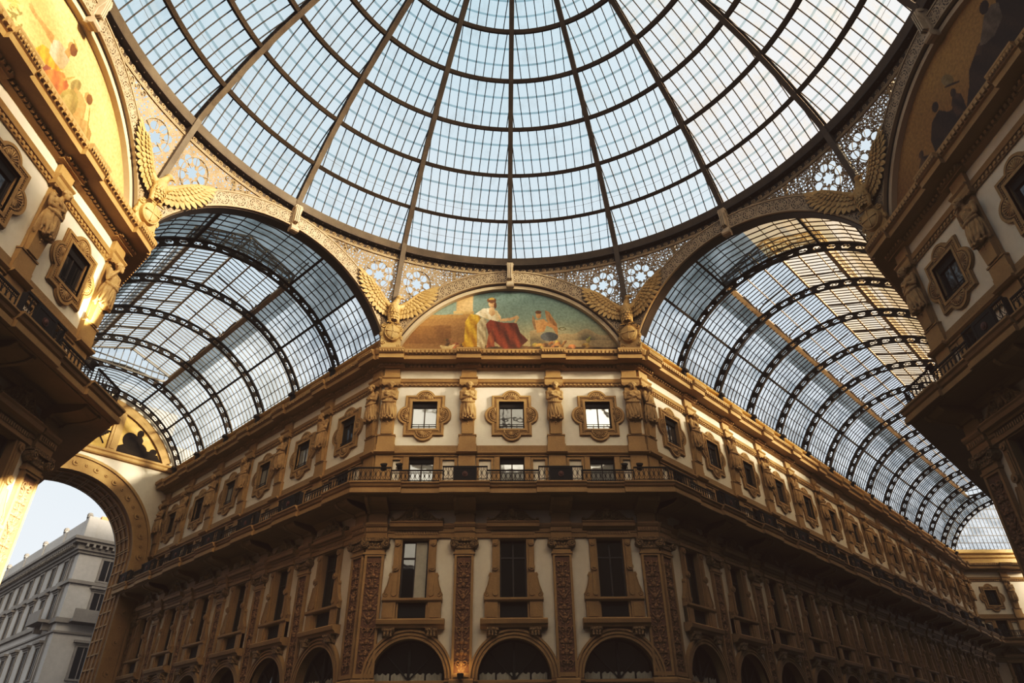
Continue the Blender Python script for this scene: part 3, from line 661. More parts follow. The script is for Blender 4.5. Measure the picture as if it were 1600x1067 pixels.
for nm, fr, x0, x1, bays in (('wall_center', 'centre', -HW, HW, fbays('centre')), ('wall_right_arcade', 'right_arm', 0, END_R, fbays('right_arm')), ('wall_left_arcade', 'left_arm', -END_L, 0, fbays('left_arm')),
                             ('wall_left', 'near_left', -HW, HW, [-BAY, 0, BAY]), ('wall_right', 'near_right', -HW, HW, [-BAY, 0, BAY])):
    loc, a = at(fr, 0); struct(nm, wall_mesh(nm, [(x0, x1, bays)]), loc, a)
    bk = MB()                                                   # dark rooms behind the openings
    bk.face([(x0+.3, .9, 0), (x1-.3, .9, 0), (x1-.3, .9, 21), (x0+.3, .9, 21)]); struct('wall_inner_'+nm[5:], bk.mesh('inner', M['dark']), loc, a)
# plan paths for the running mouldings (room on the right hand)
EL = (-HW-S2*END_L, A+S2*END_L); ER = (HW+S2*END_R, A+S2*END_R)
PATHS = [('centre', [EL, CL, CR, ER, (ER[0]+9, ER[1])]),
         ('left', [(-A-10, -HW-10), (-A, -HW), (-A, HW), (-A-S2*END_L, HW+S2*END_L)]),
         ('right', [(A+S2*END_R, HW+S2*END_R), (A, HW), (A, -HW), (A+10, -HW-10)])]
TRIMS = [('ground floor string course', [(0, 5.55), (.12, 5.57), (.2, 5.66), (.2, 5.76), (0, 5.8)], 'ochre'),
         ('string course between the tall windows', [(0, 12.36), (.1, 12.38), (.1, 12.6), (.15, 12.63), (.15, 12.82), (.2, 12.86), (.27, 13.0), (.27, 13.08), (0, 13.1)], 'ochre'),
         ('moulding under the balcony', [(0, 13.84), (.12, 13.87), (.2, 13.98), (.34, 14.06), (.34, 14.1), (0, 14.12)], 'ochre'),
         ('balcony slab with moulded edge', [(0, 14.08), (1.62, 14.10), (1.62, 14.14), (1.78, 14.15), (1.78, 14.36), (1.66, 14.4), (1.66, 14.46), (1.76, 14.5), (1.8, 14.6), (1.88, 14.66), (1.88, 14.72), (0, 14.74)], 'ochre'),
         ('ledge over the attic windows', [(0, 16.9), (.18, 16.93), (.26, 17.0), (.26, 17.08), (0, 17.1)], 'ochre'),
         ('fretted band', [(0, 17.1), (.08, 17.11), (.08, 17.5), (0, 17.52)], 'weave'),
         ('bead moulding over the statues', [(0, 21.24), (.06, 21.25), (.06, 21.44), (.14, 21.46), (.18, 21.56), (.12, 21.62), (.16, 21.7), (0, 21.74)], 'ochre'),
         ('main cornice', [(0, 22.32), (.12, 22.36), (.22, 22.4), (.22, 22.56), (.3, 22.58), (.9, 22.6), (.9, 22.86), (.98, 22.9), (1.08, 23.12), (1.08, 23.2), (0, 23.26)], 'ochre')]
tn = 0
for pname, path in PATHS:
    for tname, prof, mt in TRIMS:
        tn += 1; q = MB(); q.plan_sweep(path, prof)
        if tname == 'main cornice' or tname.startswith('bead'):
            for (xa, ya), (xb, yb) in zip(path, path[1:]):           # dentils, eggs and beads
                L = hypot(xb-xa, yb-ya); d = ((xb-xa)/L, (yb-ya)/L); nr = (d[1], -d[0]); n = int(L/.24)
                for i in range(n):
                    s_ = (i+.5)*L/n; X, Y = xa+d[0]*s_, ya+d[1]*s_
                    def bit(w, o0, o1, z0, z1):
                        b = len(q.v)
                        for z in (z0, z1):
                            for o in (o0, o1):
                                for ww in (-w, w): q.v.append((X+d[0]*ww+nr[0]*o, Y+d[1]*ww+nr[1]*o, z))
                        for f in ((0, 1, 3, 2), (4, 6, 7, 5), (2, 3, 7, 6), (0, 4, 5, 1), (0, 2, 6, 4), (1, 5, 7, 3)): q.f.append(tuple(b+k for k in f)); q.m.append(0)
                    if tname.startswith('bead'): bit(.06, .06, .13, 21.29, 21.41)
                    else: bit(.065, .22, .34, 22.43, 22.57); bit(.075, 1.0, 1.1, 22.93, 23.1)
        struct('trim_%d' % tn, q.mesh('trim', M[mt], fix=False), label='%s round the %s walls' % (tname, pname))
for pname, path in (('right', [CR, ER, (ER[0]+9, ER[1])]), ('left', [EL, CL]), ('far left', [(-A, HW), (-A-S2*END_L, HW+S2*END_L)]), ('far right', [(A+S2*END_R, HW+S2*END_R), (A, HW)])):
    tn += 1; q = MB(); q.plan_sweep(path, [(.05, 23.2), (.12, 23.24), (.12, 23.5), (.02, 23.55), (.02, 23.95), (.1, 24.0), (.16, 24.1), (.06, 24.15), (.06, 24.42), (.22, 24.5), (.28, 24.6), (-.8, 24.66)])
    struct('trim_%d' % tn, q.mesh('trim', M['gilt'], fix=False), label='gilded attic strip under the %s vault' % pname)
P_Q, _ = quatrefoil(); P_T = tall_window(); P_AR = arched_window(); P_P = pilaster(); P_BB = balcony_bracket(); P_U = upper_pilaster(); P_AT = attic_window()
P_RB = railing_bay(BAY/2-1.12); P_RBA = railing_bay(ABAY/2-1.12); P_RP = railing_pier(); P_C = [caryatid(0), caryatid(1)]; P_F = floodlight(1)
def with_pane(parts, mat):
    """the same window with another kind of pane"""
    out = []
    for p in parts:
        if p[0] == 'sash':
            me = p[2][0][1].copy(); me.materials.clear(); me.materials.append(M[mat]); out.append((p[0], p[1], [('pane', me)]))
        else: out.append(p)
    return out
P_Qb, P_Qm = with_pane(P_Q, 'window_bright'), with_pane(P_Q, 'window_mirror'); P_ATb, P_ATm = with_pane(P_AT, 'window_bright'), with_pane(P_AT, 'window_mirror')
tc = MB(); tc.box(.02, .58, .12, .15, 9.45, 12.2)
P_Tc = P_T+[('shutter', tc.mesh('pale_shutter', M['curtain']))]
for i, (fr, x, ph) in enumerate(BAYS):
    loc, a = at(fr, x)
    q = P_Q; look = 'quatrefoil window with dark panes in ochre frame'
    if (fr, x) == ('centre', -BAY) or fr == 'left_arm' and i % 6 < 3: q, look = P_Qb, 'quatrefoil window with pale panes in ochre frame'
    if (fr, x) == ('centre', BAY) or fr == 'right_arm' and (x-AOFF)/ABAY < 7.5 and i not in (5,): q, look = P_Qm, 'quatrefoil window with mirroring panes in ochre frame'
    spawn(q, 'quatrefoil_window', loc, a, look+' '+ph, 'window', 'quatrefoil windows of the upper storey')
    if (fr, x) == ('centre', -BAY): spawn(P_Tc, 'tall_window', loc, a, 'tall window with one pale shutter and pediment '+ph, 'window', 'tall pedimented windows')
    else: spawn(P_T, 'tall_window', loc, a, 'tall dark window under a scrolled pediment '+ph, 'window', 'tall pedimented windows')
    spawn(P_AR, 'arched_window', loc, a, 'round-headed dark shop window '+ph, 'shop window', 'arched shop windows at the bottom')
    spawn(P_ATb if fr == 'centre' else P_AT, 'attic_window', loc, a, 'low attic window behind the balcony railing '+ph, 'window', 'attic windows behind the balcony')
    spawn(P_RB if fr in ('centre', 'near_left', 'near_right') else P_RBA, 'balcony_railing', loc, a, 'black wrought-iron railing between solid panels, '+ph, 'railing', 'balcony railing bays')
for i, (fr, x, ph) in enumerate(PILS):
    loc, a = at(fr, x)
    spawn(P_P, 'pilaster', loc, a, 'ochre pilaster with relief panel, scrolled capital, '+ph, 'pilaster', 'pilasters of the main storey')
    spawn(P_U, 'upper_pilaster', loc, a, 'upper pilaster carrying a statue '+ph, 'pilaster', 'pilasters of the upper storey')
    k = i % 2 if fr != 'centre' else (1, 1, 1, 1)[i]
    spawn(P_C[k], 'caryatid_statue', loc, a, ('stone statue with crossed arms, draped skirt, ' if k else 'bearded stone statue with one raised hand, ')+ph, 'statue', 'statues carrying the cornice')
    spawn(P_BB, 'balcony_bracket', loc, a, 'broad stone bracket under the balcony '+ph, 'bracket', 'brackets under the balcony')
    corner = abs(abs(x)-6.98) < .01 or abs(x) < .6
    if not corner: spawn(P_RP, 'balcony_railing_pier', loc, a, 'solid iron railing panel with medallion, '+ph, 'railing', 'solid railing panels in front of the pilasters')
# railing round the corners of the balcony
def corner_rail(label, C, a, d0, d1):
    """two short runs of railing meeting at a balcony corner"""
    y = 1.6; z0, z1 = 14.76, 15.58
    parts = []
    for x0, x1, rot in (d0, d1):
        q = MB(); balusters(q, x0, x1, -y, z0+.03, z1-.03); t = MB(); t.box(x0, x1, -y-.04, -y+.04, z1-.03, z1+.03); t.box(x0, x1, -y-.025, -y+.025, z0, z0+.05)
        for mb in (q, t): mb.v = [(*rotp(rot, vx, vy), vz) for vx, vy, vz in mb.v]
        parts += [('ironwork', q.mesh('corner_ironwork', M['iron'])), ('handrail', t.mesh('corner_handrail', M['iron']))]
    spawn(parts, 'balcony_corner_railing', (*C, 0), 0, label, 'railing', 'balcony corner railings')
K = 1.6*T8
corner_rail('black iron railing round the balcony corner between central wall and short arcade', CL, 0, (-K, 1.15, 0), (-1.82, K, -pi/4))
corner_rail('black iron railing round the balcony corner between central wall and long arcade', CR, 0, (-1.15, K, 0), (-K, 1.82, pi/4))
corner_rail('black iron railing round the balcony corner of the sunlit near wall', (-A, HW), 0, (-1.15, K, pi/2), (-K, 6., 3*pi/4))
corner_rail('black iron railing round the balcony corner of the shaded near wall', (A, HW), 0, (-K, 1.15, -pi/2), (-6., K, -3*pi/4))
for fr, x, ph in (('centre', -6.75, 'central balcony by the short arcade, outer one'), ('centre', -5.95, 'central balcony by the short arcade, inner one'), ('centre', 5.9, 'central balcony by the long arcade, inner one'), ('centre', 6.7, 'central balcony by the long arcade, outer one'), ('near_left', 6.3, 'balcony of the sunlit near wall'), ('near_right', -6.4, 'balcony of the shaded near wall')):
    loc, a = at(fr, x); spawn(P_F, 'floodlight', loc, a, 'small black floodlight on the railing, '+ph, 'lamp', 'floodlights on the balcony railing')
# ------------------------------------------------------------------ the octagon above the cornice
FACES = {0: 'over the central wall', 1: 'over the mouth of the short arcade', -1: 'over the mouth of the long arcade', 2: 'over the sunlit near wall', -2: 'over the shaded near wall'}
def face_at(i): a = i*pi/4; return (-A*sin(a), A*cos(a), 0), a
def half_disc(r, zc, z0, n=48):
    """outline of the part of a disc above height z0"""
    a0 = math.asin((z0-zc)/r); return [(r*cos(a0+(pi-2*a0)*i/n), zc+r*sin(a0+(pi-2*a0)*i/n)) for i in range(n+1)]
def arc_strip(mb, r, zc, a0, a1, w, h, y, n=48, m=0): mb.strip([(r*cos(a0+(a1-a0)*i/n), y, zc+r*sin(a0+(a1-a0)*i/n)) for i in range(n+1)], h, w, [(cos(a0+(a1-a0)*i/n), 0, sin(a0+(a1-a0)*i/n)) for i in range(n+1)], m)
# filigree arch band, the same on every face
def arch_band():
    r0, r1 = 7.62, 8.52; n = 72
    b = MB(); b.uv = []; a0 = math.acos(7.3/r1)
    for i in range(n+1):
        t = a0-.06+(pi-2*a0+.12)*i/n
        for r, v in ((r0, 0), (r1, .9)): b.v.append((r*cos(t), -.3, ZC+r*sin(t))); b.uv.append((-(t-pi/2)*8.07, v))
    for i in range(n): b.f.append((2*i, 2*i+1, 2*i+3, 2*i+2)); b.m.append(0)
    e = MB(); A0, A1 = a0-.06, pi-a0+.06
    arc_strip(e, r1, ZC, A0, A1, .09, .34, -.17, 72); arc_strip(e, r0, ZC, A0, A1, .09, .4, -.16, 72)
    for k in range(90):
        t = A0+(A1-A0)*(k+.5)/90; e.ball(((r1+.06)*cos(t), -.28, ZC+(r1+.06)*sin(t)), .045, n=5)
    s = MB(); arc_strip(s, r0-.06, ZC, A0, A1, .05, .6, .1, 72)
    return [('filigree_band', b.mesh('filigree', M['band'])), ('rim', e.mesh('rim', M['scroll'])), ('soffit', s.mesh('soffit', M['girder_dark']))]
P_BAND = arch_band()
def keystone():
    k = MB(); k.extrude_x([(-.25, 30.15), (-.6, 30.1), (-.62, 29.7), (-.42, 29.3), (-.4, 28.75), (-.55, 28.5), (-.5, 28.2), (-.3, 28.15), (-.1, 28.3), (-.1, 30.1)], -.2, .2)
    for x in (-.16, -.06, .04): k.box(x, x+.06, -.66, -.4, 28.8, 30.05)
    sc = []
    for z, r in ((28.33, .17), (29.95, .12)): v = MB(); v.tube([(-.24, -.48, z), (.24, -.48, z)], r, 10); sc.append(('scroll', v.mesh('keystone_scroll', M['rail'])))
    return [('fluted_bracket', k.mesh('keystone', M['rail']), sc)]
P_KEY = keystone()
def post():
    k = MB(); k.strip([(0, -.08, 30.3), (0, -.30, 30.05), (0, -.42, 29.7), (0, -.42, 29.3), (0, -.3, 28.85)], .2, .12, (0, 1, 0)); k.box(-.14, .14, -.5, -.1, 30.0, 30.14); return [('curved_bracket', k.mesh('post', M['rail']))]
P_POST = post()
RSX, RSZ = 5.95, 28.38
def spandrel(sg):
    """pierced plate between the arch and the ring"""
    b = MB(); b.uv = []; n = 26
    for i in range(n+1):
        t = sg*(.35+(7.35-.35)*i/n); zb = ZC+sqrt(8.5**2-t*t); th = atan2(t, A); R = 18.05
        top = (R*sin(th), R*cos(th)-A, 29.62); bot = (t, .02, min(zb, 29.6))
        for k in range(7):
            q = k/6; p = tuple(bot[j]*(1-q)+top[j]*q for j in range(3)); b.v.append(p); b.uv.append((p[0]-sg*RSX, p[2]-RSZ))
    for i in range(n):
        for k in range(6): b.f.append((7*i+k, 7*i+k+1, 7*i+8+k, 7*i+7+k)); b.m.append(0)
    e = MB()
    e.strip([b.v[7*i+6] for i in range(n+1)], .1, .1, (0, 0, 1)); e.strip([b.v[7*n+k] for k in range(7)], .1, .12, (0, 1, 0))
    def on(x, z):                                               # a point of the leaning plate
        zb = ZC+sqrt(8.5**2-x*x); th = atan2(x, A); q = (z-zb)/(29.62-zb); return (x*(1-q)+18.05*sin(th)*q, .02*(1-q)+(18.05*cos(th)-A)*q-.03, z)
    e.tube([on(sg*RSX+.84*cos(2*pi*i/32), RSZ+.84*sin(2*pi*i/32)) for i in range(32)], .024, 5, closed=True)
    for k in range(8):
        a = 2*pi*(k+.5)/8; e.tube([on(sg*RSX+r*cos(a), RSZ+r*sin(a)) for r in (.34, .5, .84)], .018, 5)
    # scrolls along the upper edge
    for k in range(7):
        x = sg*(1.6+.42*k*1.05); e.tube([on(xx, zz) for xx, zz in spiral(x, 29.40, .15, 1.3, sg, 0, 12)], .026, 4) if ZC+sqrt(8.5**2-x*x) < 29.2 else None
    return [('pierced_plate', b.mesh('spandrel', M['lattice'], fix=False)), ('frame', e.mesh('spandrel_frame', M['scroll']))]
P_SP = {1: spandrel(1), -1: spandrel(-1)}
def scroll_frieze():
    """running scrolls below the ring, one eighth of a turn by half"""
    w = pi/8; bk = MB(); n = 10; R = 18.06
    for i in range(n):
        a, c = -w/2+w*i/n, -w/2+w*(i+1)/n
        bk.face([(R*sin(a), R*cos(a), 29.62), (R*sin(c), R*cos(c), 29.62), (R*sin(c), R*cos(c), 30.12), (R*sin(a), R*cos(a), 30.12)])
    s = MB(); m_ = 15; R -= .05
    def P(u, z): return (R*sin(u/R), R*cos(u/R), z)
    L = R*w*.94
    for k in range(m_):
        u0 = -L/2+L*(k+.5)/m_; s.tube([P(x, z) for x, z in spiral(u0, 29.86, .165, 1.6, 1, -pi*.75, 16)], .034, 4)
        s.tube([P(u0-.11, 29.74), P(u0+.05, 29.67), P(u0+.2, 29.7), P(u0+.34, 29.76)], .036, 4)
    s.strip([P(-L/2+L*i/8, 29.66) for i in range(9)], .05, .06, (0, 0, 1))
    return [('backing', bk.mesh('frieze_back', M['girder_dark'], fix=False)), ('running_scroll', s.mesh('running_scroll', M['scroll']))]
P_FR = scroll_frieze()
for i, ph in FACES.items():
    loc, a = face_at(i)
    spawn(P_BAND, 'filigree_arch_band', loc, a, 'bronze filigree arch band with rosettes '+ph, 'arch', 'filigree arch bands of the octagon')
    spawn(P_KEY, 'keystone_bracket', loc, a, 'fluted scroll keystone at the top of the arch '+ph, 'bracket', 'keystones of the octagon arches')
    for sg, w in ((-1, 'left'), (1, 'right')):
        spawn(P_SP[sg], 'pierced_spandrel', loc, a, 'pierced bronze spandrel, %s shoulder of the arch %s' % (w, ph), 'spandrel', 'pierced spandrels under the dome')
        dx, dy = rotp(a, sg*3.62, .38); spawn(P_POST, 'ring_bracket', (loc[0]+dx, loc[1]+dy, 0), a, 'small curved bracket, %s of the keystone %s' % (w, ph), 'bracket', 'curved brackets under the dome ring')
        spawn(P_FR, 'scroll_frieze', (0, 0, 0), a-sg*pi/16, 'frieze of running scrolls under the ring, %s half %s' % (w, ph), 'frieze', 'scroll friezes under the dome ring')
# ------------------------------------------------------------------ painted lunettes
def mixc(a, b, t): t = max(0., min(1., t)); return tuple(x*(1-t)+y*t for x, y in zip(a, b))
def inpoly(x, z, P):
    c = False; j = len(P)-1
    for i in range(len(P)):
        if (P[i][1] > z) != (P[j][1] > z) and x < (P[j][0]-P[i][0])*(z-P[i][1])/(P[j][1]-P[i][1])+P[i][0]: c = not c
        j = i
    return c
def ell(cx, cz, rx, rz, rot=0., n=20): return [(cx+rx*cos(2*pi*i/n)*cos(rot)-rz*sin(2*pi*i/n)*sin(rot), cz+rx*cos(2*pi*i/n)*sin(rot)+rz*sin(2*pi*i/n)*cos(rot)) for i in range(n)]
def painting(name, back, shapes, r=7.3, z0=23.1, step=.036):
    nx = int(2*r/step); nz = int((ZC+r-z0)/step); b = MB(); idx = {}; cols = []; rnd = random.Random(5)
    prep = [(P, c0, c1, fold, min(p[0] for p in P), max(p[0] for p in P), min(p[1] for p in P), max(p[1] for p in P)) for P, c0, c1, fold in shapes]
    for iz in range(nz+1):
        z = z0+(ZC+r-z0)*iz/nz; hw = sqrt(max(0, r*r-(z-ZC)**2))
        for ix in range(nx+1):
            x = hw*(-1+2*ix/nx); b.v.append((x, .12, z)); c = back(x, z)
            for P, c0, c1, fold, xa, xb, za, zb in prep:
                if xa <= x <= xb and za <= z <= zb and inpoly(x, z, P):
                    t = (x-xa)/(xb-xa+1e-6)*.6+(zb-z)/(zb-za+1e-6)*.4
                    if fold: t += .35*sin(fold*(x*1.0+.55*(z-za)))+.15*sin(fold*2.3*x+z*3)
                    c = mixc(c0, c1, t)
            k = .92+.16*rnd.random(); cols += [c[0]*k, c[1]*k, c[2]*k, 1.]
    w = nx+1
    for iz in range(nz):
        for ix in range(nx): b.f.append((iz*w+ix, iz*w+ix+1, (iz+1)*w+ix+1, (iz+1)*w+ix)); b.m.append(0)
    me = b.mesh(name, M['paint'], fix=False); ca = me.color_attributes.new('Col', 'FLOAT_COLOR', 'POINT'); ca.data.foreach_set('color', cols); return me
def pz(a, c):
    """from the drawing's own grid (1600 wide, 587 high) to metres on the wall"""
    return ((670+a/5.333-798)/27.2, 23.88+(545-(450+c/5.333))*.0484)
def PP(*pts): return [pz(a, c) for a, c in pts]
SKIN0, SKIN1 = (.80, .55, .32), (.48, .26, .12)
def back_c(x, z):
    t = (z-23.8)/4.4; c = mixc((.30, .25, .15), (.24, .31, .25), (t-.1)*2.2); c = mixc(c, (.15, .24, .24), (t-.45)*1.8)
    h = 24.75+.22*sin(x*1.7)+.12*sin(x*4.1+1)
    if x > 1.2 and z < h+.35: c = mixc((.36, .29, .18), (.13, .12, .085), (h+.35-z)*1.5)
    if z < 24.15+.05*sin(x*3): c = mixc((.13, .085, .045), (.06, .042, .025), .5+.5*sin(x*5))
    if x > 3.2 and 24.1 < z < 24.6: c = mixc(c, (.42, .32, .18), .5)
    return c
SH_C = [
    (PP((-420, 250), (330, 235), (320, 500), (-420, 500)), (.36, .21, .085), (.25, .145, .06), 0), (PP((-420, 236), (345, 215), (345, 245), (-420, 268)), (.44, .27, .11), (.30, .18, .07), 0),
    (PP((-300, 320), (150, 310), (150, 460), (-300, 460)), (.27, .15, .055), (.21, .115, .045), 3), (PP((190, -80), (340, -80), (340, 200), (190, 200)), (.42, .27, .13), (.66, .46, .24), 0), (PP((165, 190), (350, 190), (350, 214), (165, 214)), (.6, .42, .2), (.44, .28, .12), 0),
    (PP((270, 440), (275, 280), (320, 215), (400, 225), (440, 300), (400, 380), (390, 480), (200, 505)), (.66, .42, .06), (.34, .18, .02), 9),
    (PP((385, 480), (380, 300), (430, 230), (470, 270), (455, 500)), (.62, .52, .34), (.30, .24, .15), 14),
    (PP((365, 215), (430, 170), (480, 165), (560, 185), (600, 240), (570, 275), (490, 265), (430, 240)), (.88, .80, .60), (.62, .48, .28), 8),
    (PP((560, 200), (600, 255), (690, 245), (745, 225), (760, 240), (690, 270), (590, 278)), SKIN0, SKIN1, 0), (PP((745, 225), (765, 240), (735, 290), (715, 285)), (.6, .45, .25), (.4, .28, .14), 0),
    (ell(*pz(512, 128), .20, .28), SKIN0, SKIN1, 0), (ell(*pz(506, 124), .035, .03), (.2, .1, .05), (.2, .1, .05), 0), (ell(*pz(522, 124), .035, .03), (.2, .1, .05), (.2, .1, .05), 0), (ell(*pz(514, 150), .06, .025), (.5, .2, .1), (.4, .15, .08), 0), (ell(*pz(512, 98), .30, .20), (.20, .09, .04), (.10, .05, .02), 0), (PP((484, 92), (540, 92), (535, 80), (512, 72), (490, 80)), (.62, .42, .12), (.4, .25, .06), 0), (ell(*pz(545, 140), .09, .26), (.16, .07, .03), (.1, .05, .02), 0), (PP((490, 160), (535, 160), (545, 215), (515, 235), (485, 210)), SKIN0, SKIN1, 0),
    (PP((460, 300), (500, 262), (600, 285), (740, 290), (770, 370), (840, 430), (760, 490), (620, 500), (540, 440), (490, 400)), (.25, .065, .032), (.07, .024, .016), 7),
    (PP((480, 400), (530, 330), (540, 480), (470, 490)), (.34, .13, .06), (.16, .05, .025), 9),
    (PP((885, 220), (905, 250), (925, 340), (900, 345), (880, 280)), (.36, .24, .13), (.24, .15, .08), 12), (PP((1000, 180), (1040, 195), (1105, 300), (1110, 400), (1060, 330), (1010, 260)), (.42, .25, .11), (.24, .13, .06), 14),
    (ell(*pz(940, 225), .17, .24), (.62, .36, .16), (.36, .18, .07), 0), (ell(*pz(940, 198), .2, .13), (.2, .1, .04), (.12, .06, .03), 0), (PP((905, 265), (990, 255), (1020, 290), (985, 360), (920, 370)), (.64, .38, .18), (.34, .17, .07), 0), (PP((990, 265), (1110, 325), (1105, 345), (985, 300)), (.58, .32, .14), (.36, .18, .08), 0),
    (ell(*pz(1150, 335), .24, .11), (.16, .16, .07), (.1, .1, .05), 0), (ell(*pz(1150, 336), .15, .05), (.36, .38, .3), (.36, .36, .28), 0),
    (ell(*pz(1030, 400), .55, .34), (.10, .12, .14), (.04, .05, .06), 5)]
for k in range(26):
    rr = random.Random(k); x = 80+rr.random()*180 if k < 8 else 840+rr.random()*560; SH_C.append((ell(*pz(x, 420+rr.random()*70), .12+.16*rr.random(), .06+.1*rr.random(), rr.random()), (.3+.3*rr.random(), .2+.15*rr.random(), .1), (.08, .05, .03), 6))
SH_C.append((PP((55, 470), (120, 480), (200, 460), (160, 505), (80, 505)), (.66, .52, .3), (.5, .36, .18), 6))
def back_l(x, z):
    t = (z-23.2)/5.; c = mixc((.42, .28, .10), (.48, .345, .155), t); return mixc(c, (.34, .19, .06), .5+.5*sin(x*.8+z*1.3)-.3)
def LP(*p): return [(x, z) for x, z in p]
FL0, FL1 = (0.313, 0.184, 0.068), (0.204, 0.102, 0.034)
SH_L = [
    (LP((-1.5, 23.8), (-1.1, 24.9), (-.9, 25.5), (-.2, 25.4), (.3, 23.8)), (0.204, 0.0612, 0.034), (0.109, 0.0306, 0.0204), 8),
    (LP((-.3, 23.8), (-.35, 24.8), (0., 25.4), (.45, 25.75), (.9, 25.6), (1.0, 25.1), (.75, 24.4), (.7, 23.8)), (0.374, 0.122, 0.034), (0.19, 0.0476, 0.017), 8),
    (LP((-1.15, 24.2), (-1.15, 25.0), (-.95, 25.55), (-.6, 25.75), (-.1, 25.7), (.3, 25.75), (.1, 25.4), (-.4, 25.1), (-.8, 24.5)), (0.422, 0.218, 0.0204), (0.245, 0.102, 0.0102), 11),
    (LP((-.55, 25.6), (-.72, 26.2), (-.45, 26.55), (.05, 26.65), (.4, 26.5), (.35, 25.9), (.2, 25.65)), (0.354, 0.299, 0.204), (0.245, 0.177, 0.0952), 5),
    (LP((-.7, 26.45), (-1.3, 26.32), (-1.85, 26.2), (-2.0, 26.05), (-1.9, 26.0), (-1.3, 26.08), (-.6, 26.05)), FL0, FL1, 0), (LP((-1.85, 26.2), (-2.2, 26.3), (-2.15, 26.22), (-2.25, 26.15), (-2.15, 26.1), (-2.18, 26.0), (-1.88, 26.02)), FL0, FL1, 0),
    (LP((.0, 26.5), (.3, 26.5), (.35, 26.9), (.05, 26.9)), FL0, FL1, 0), (ell(.2, 27.02, .22, .28), FL0, FL1, 0), (ell(.33, 27.08, .22, .3), (0.109, 0.0408, 0.0102), (0.0612, 0.0238, 0.0068), 10), (ell(.30, 27.36, .24, .06, -.3), (0.286, 0.19, 0.0544), (0.204, 0.122, 0.034), 0),
    (LP((.5, 25.5), (.62, 25.52), (1.0, 26.2), (.94, 26.22)), (0.272, 0.19, 0.0544), (0.204, 0.136, 0.0408), 0),
    (ell(1.2, 26.0, .22, .42, -.4), (0.204, 0.15, 0.0544), (0.136, 0.0952, 0.034), 12), (LP((1.2, 25.9), (1.7, 26.05), (2.1, 25.9), (2.3, 25.3), (2.5, 24.6), (2.2, 23.8), (1.4, 23.8)), FL0, FL1, 6), (LP((1.8, 24.9), (2.5, 25.4), (3.0, 25.2), (3.2, 24.2), (2.4, 23.8), (1.9, 23.8)), (0.272, 0.163, 0.0612), (0.163, 0.0884, 0.0306), 9),
    (ell(1.98, 26.25, .2, .25), FL0, FL1, 0), (ell(2.12, 26.3, .2, .25), (0.122, 0.0544, 0.0136), (0.068, 0.0272, 0.0068), 10), (ell(1.25, 24.95, .48, .82, -.25), (0.224, 0.163, 0.051), (0.136, 0.0918, 0.0272), 7), (ell(1.25, 24.95, .30, .55, -.25), (0.258, 0.19, 0.068), (0.163, 0.109, 0.034), 4),
    (LP((2.3, 26.0), (2.36, 26.02), (3.0, 24.6), (2.9, 24.6)), (0.204, 0.122, 0.034), (0.136, 0.0816, 0.0204), 0)]
for k in range(26): rr = random.Random(40+k); SH_L.append((ell(-2.5+rr.random()*.7-.2, 24.5+rr.random()*1.0, .12, .045, rr.random()*3), (0.163, 0.129, 0.0408), (0.109, 0.0816, 0.0272), 0))
for k in range(9): SH_L.append((ell(-2.75+.2*cos(k*.7), 25.45+.2*sin(k*.7), .17, .05, k*.7), (0.408, 0.272, 0.0816), (0.34, 0.204, 0.0544), 0))
def back_r(x, z): t = (z-23.2)/5.; return mixc((.22, .11, .035), (.36, .22, .075), t+.15*sin(x*1.2+z))
DK0, DK1 = (.05, .03, .018), (.025, .016, .012)
SH_R = [(LP((-1.0, 23.8), (-.65, 24.7), (-.1, 25.3), (.2, 25.8), (1.1, 26.2), (1.8, 26.1), (2.6, 26.8), (4.5, 27.6), (5., 23.8)), DK0, DK1, 5), (LP((1.0, 26.0), (1.5, 26.5), (1.9, 26.9), (2.3, 26.9), (2.6, 26.6), (2.4, 25.9), (1.8, 25.7)), (.17, .13, .10), (.09, .07, .05), 8), (ell(2.05, 27.15, .24, .3), DK0, DK1, 0), (LP((1.0, 26.2), (.75, 26.0), (.95, 25.7), (1.3, 25.9)), (.12, .07, .04), DK1, 0),
        (LP((-3.1, 23.8), (-2.95, 25.3), (-2.5, 25.9), (-1.9, 26.0), (-1.5, 25.4), (-1.0, 25.2), (-.9, 23.8)), DK0, DK1, 5), (ell(-1.98, 26.3, .21, .25), DK0, DK1, 0), (LP((-1.3, 24.8), (-1.25, 25.5), (-.9, 25.85), (-.6, 25.4), (-.7, 24.6)), (.09, .05, .03), DK1, 8), (ell(-.9, 25.85, .16, .2), (.08, .05, .03), DK1, 0), (ell(-.85, 26.6, .22, .45, .5), (.26, .20, .11), (.2, .14, .06), 9), (ell(-.75, 26.2, .05, .5, .9), DK0, DK1, 0),
        (LP((-4.4, 23.8), (-4.2, 24.9), (-3.8, 25.2), (-3.4, 24.9), (-3.1, 23.8)), (.12, .07, .035), DK1, 8), (ell(-3.75, 25.3, .16, .19), (.14, .08, .04), DK1, 0)]
fm = MB(); a0 = math.asin((23.1-ZC)/7.4); arc_strip(fm, 7.40, ZC, a0, pi-a0, .24, .3, 0, 64)
fd = MB(); arc_strip(fd, 7.58, ZC, a0, pi-a0, .12, .2, .02, 64); P_LF = [fm.mesh('lunette_frame', M['white']), fd.mesh('lunette_dark_fillet', M['girder_dark'])]  # dark iron ring round the pale lunette frame
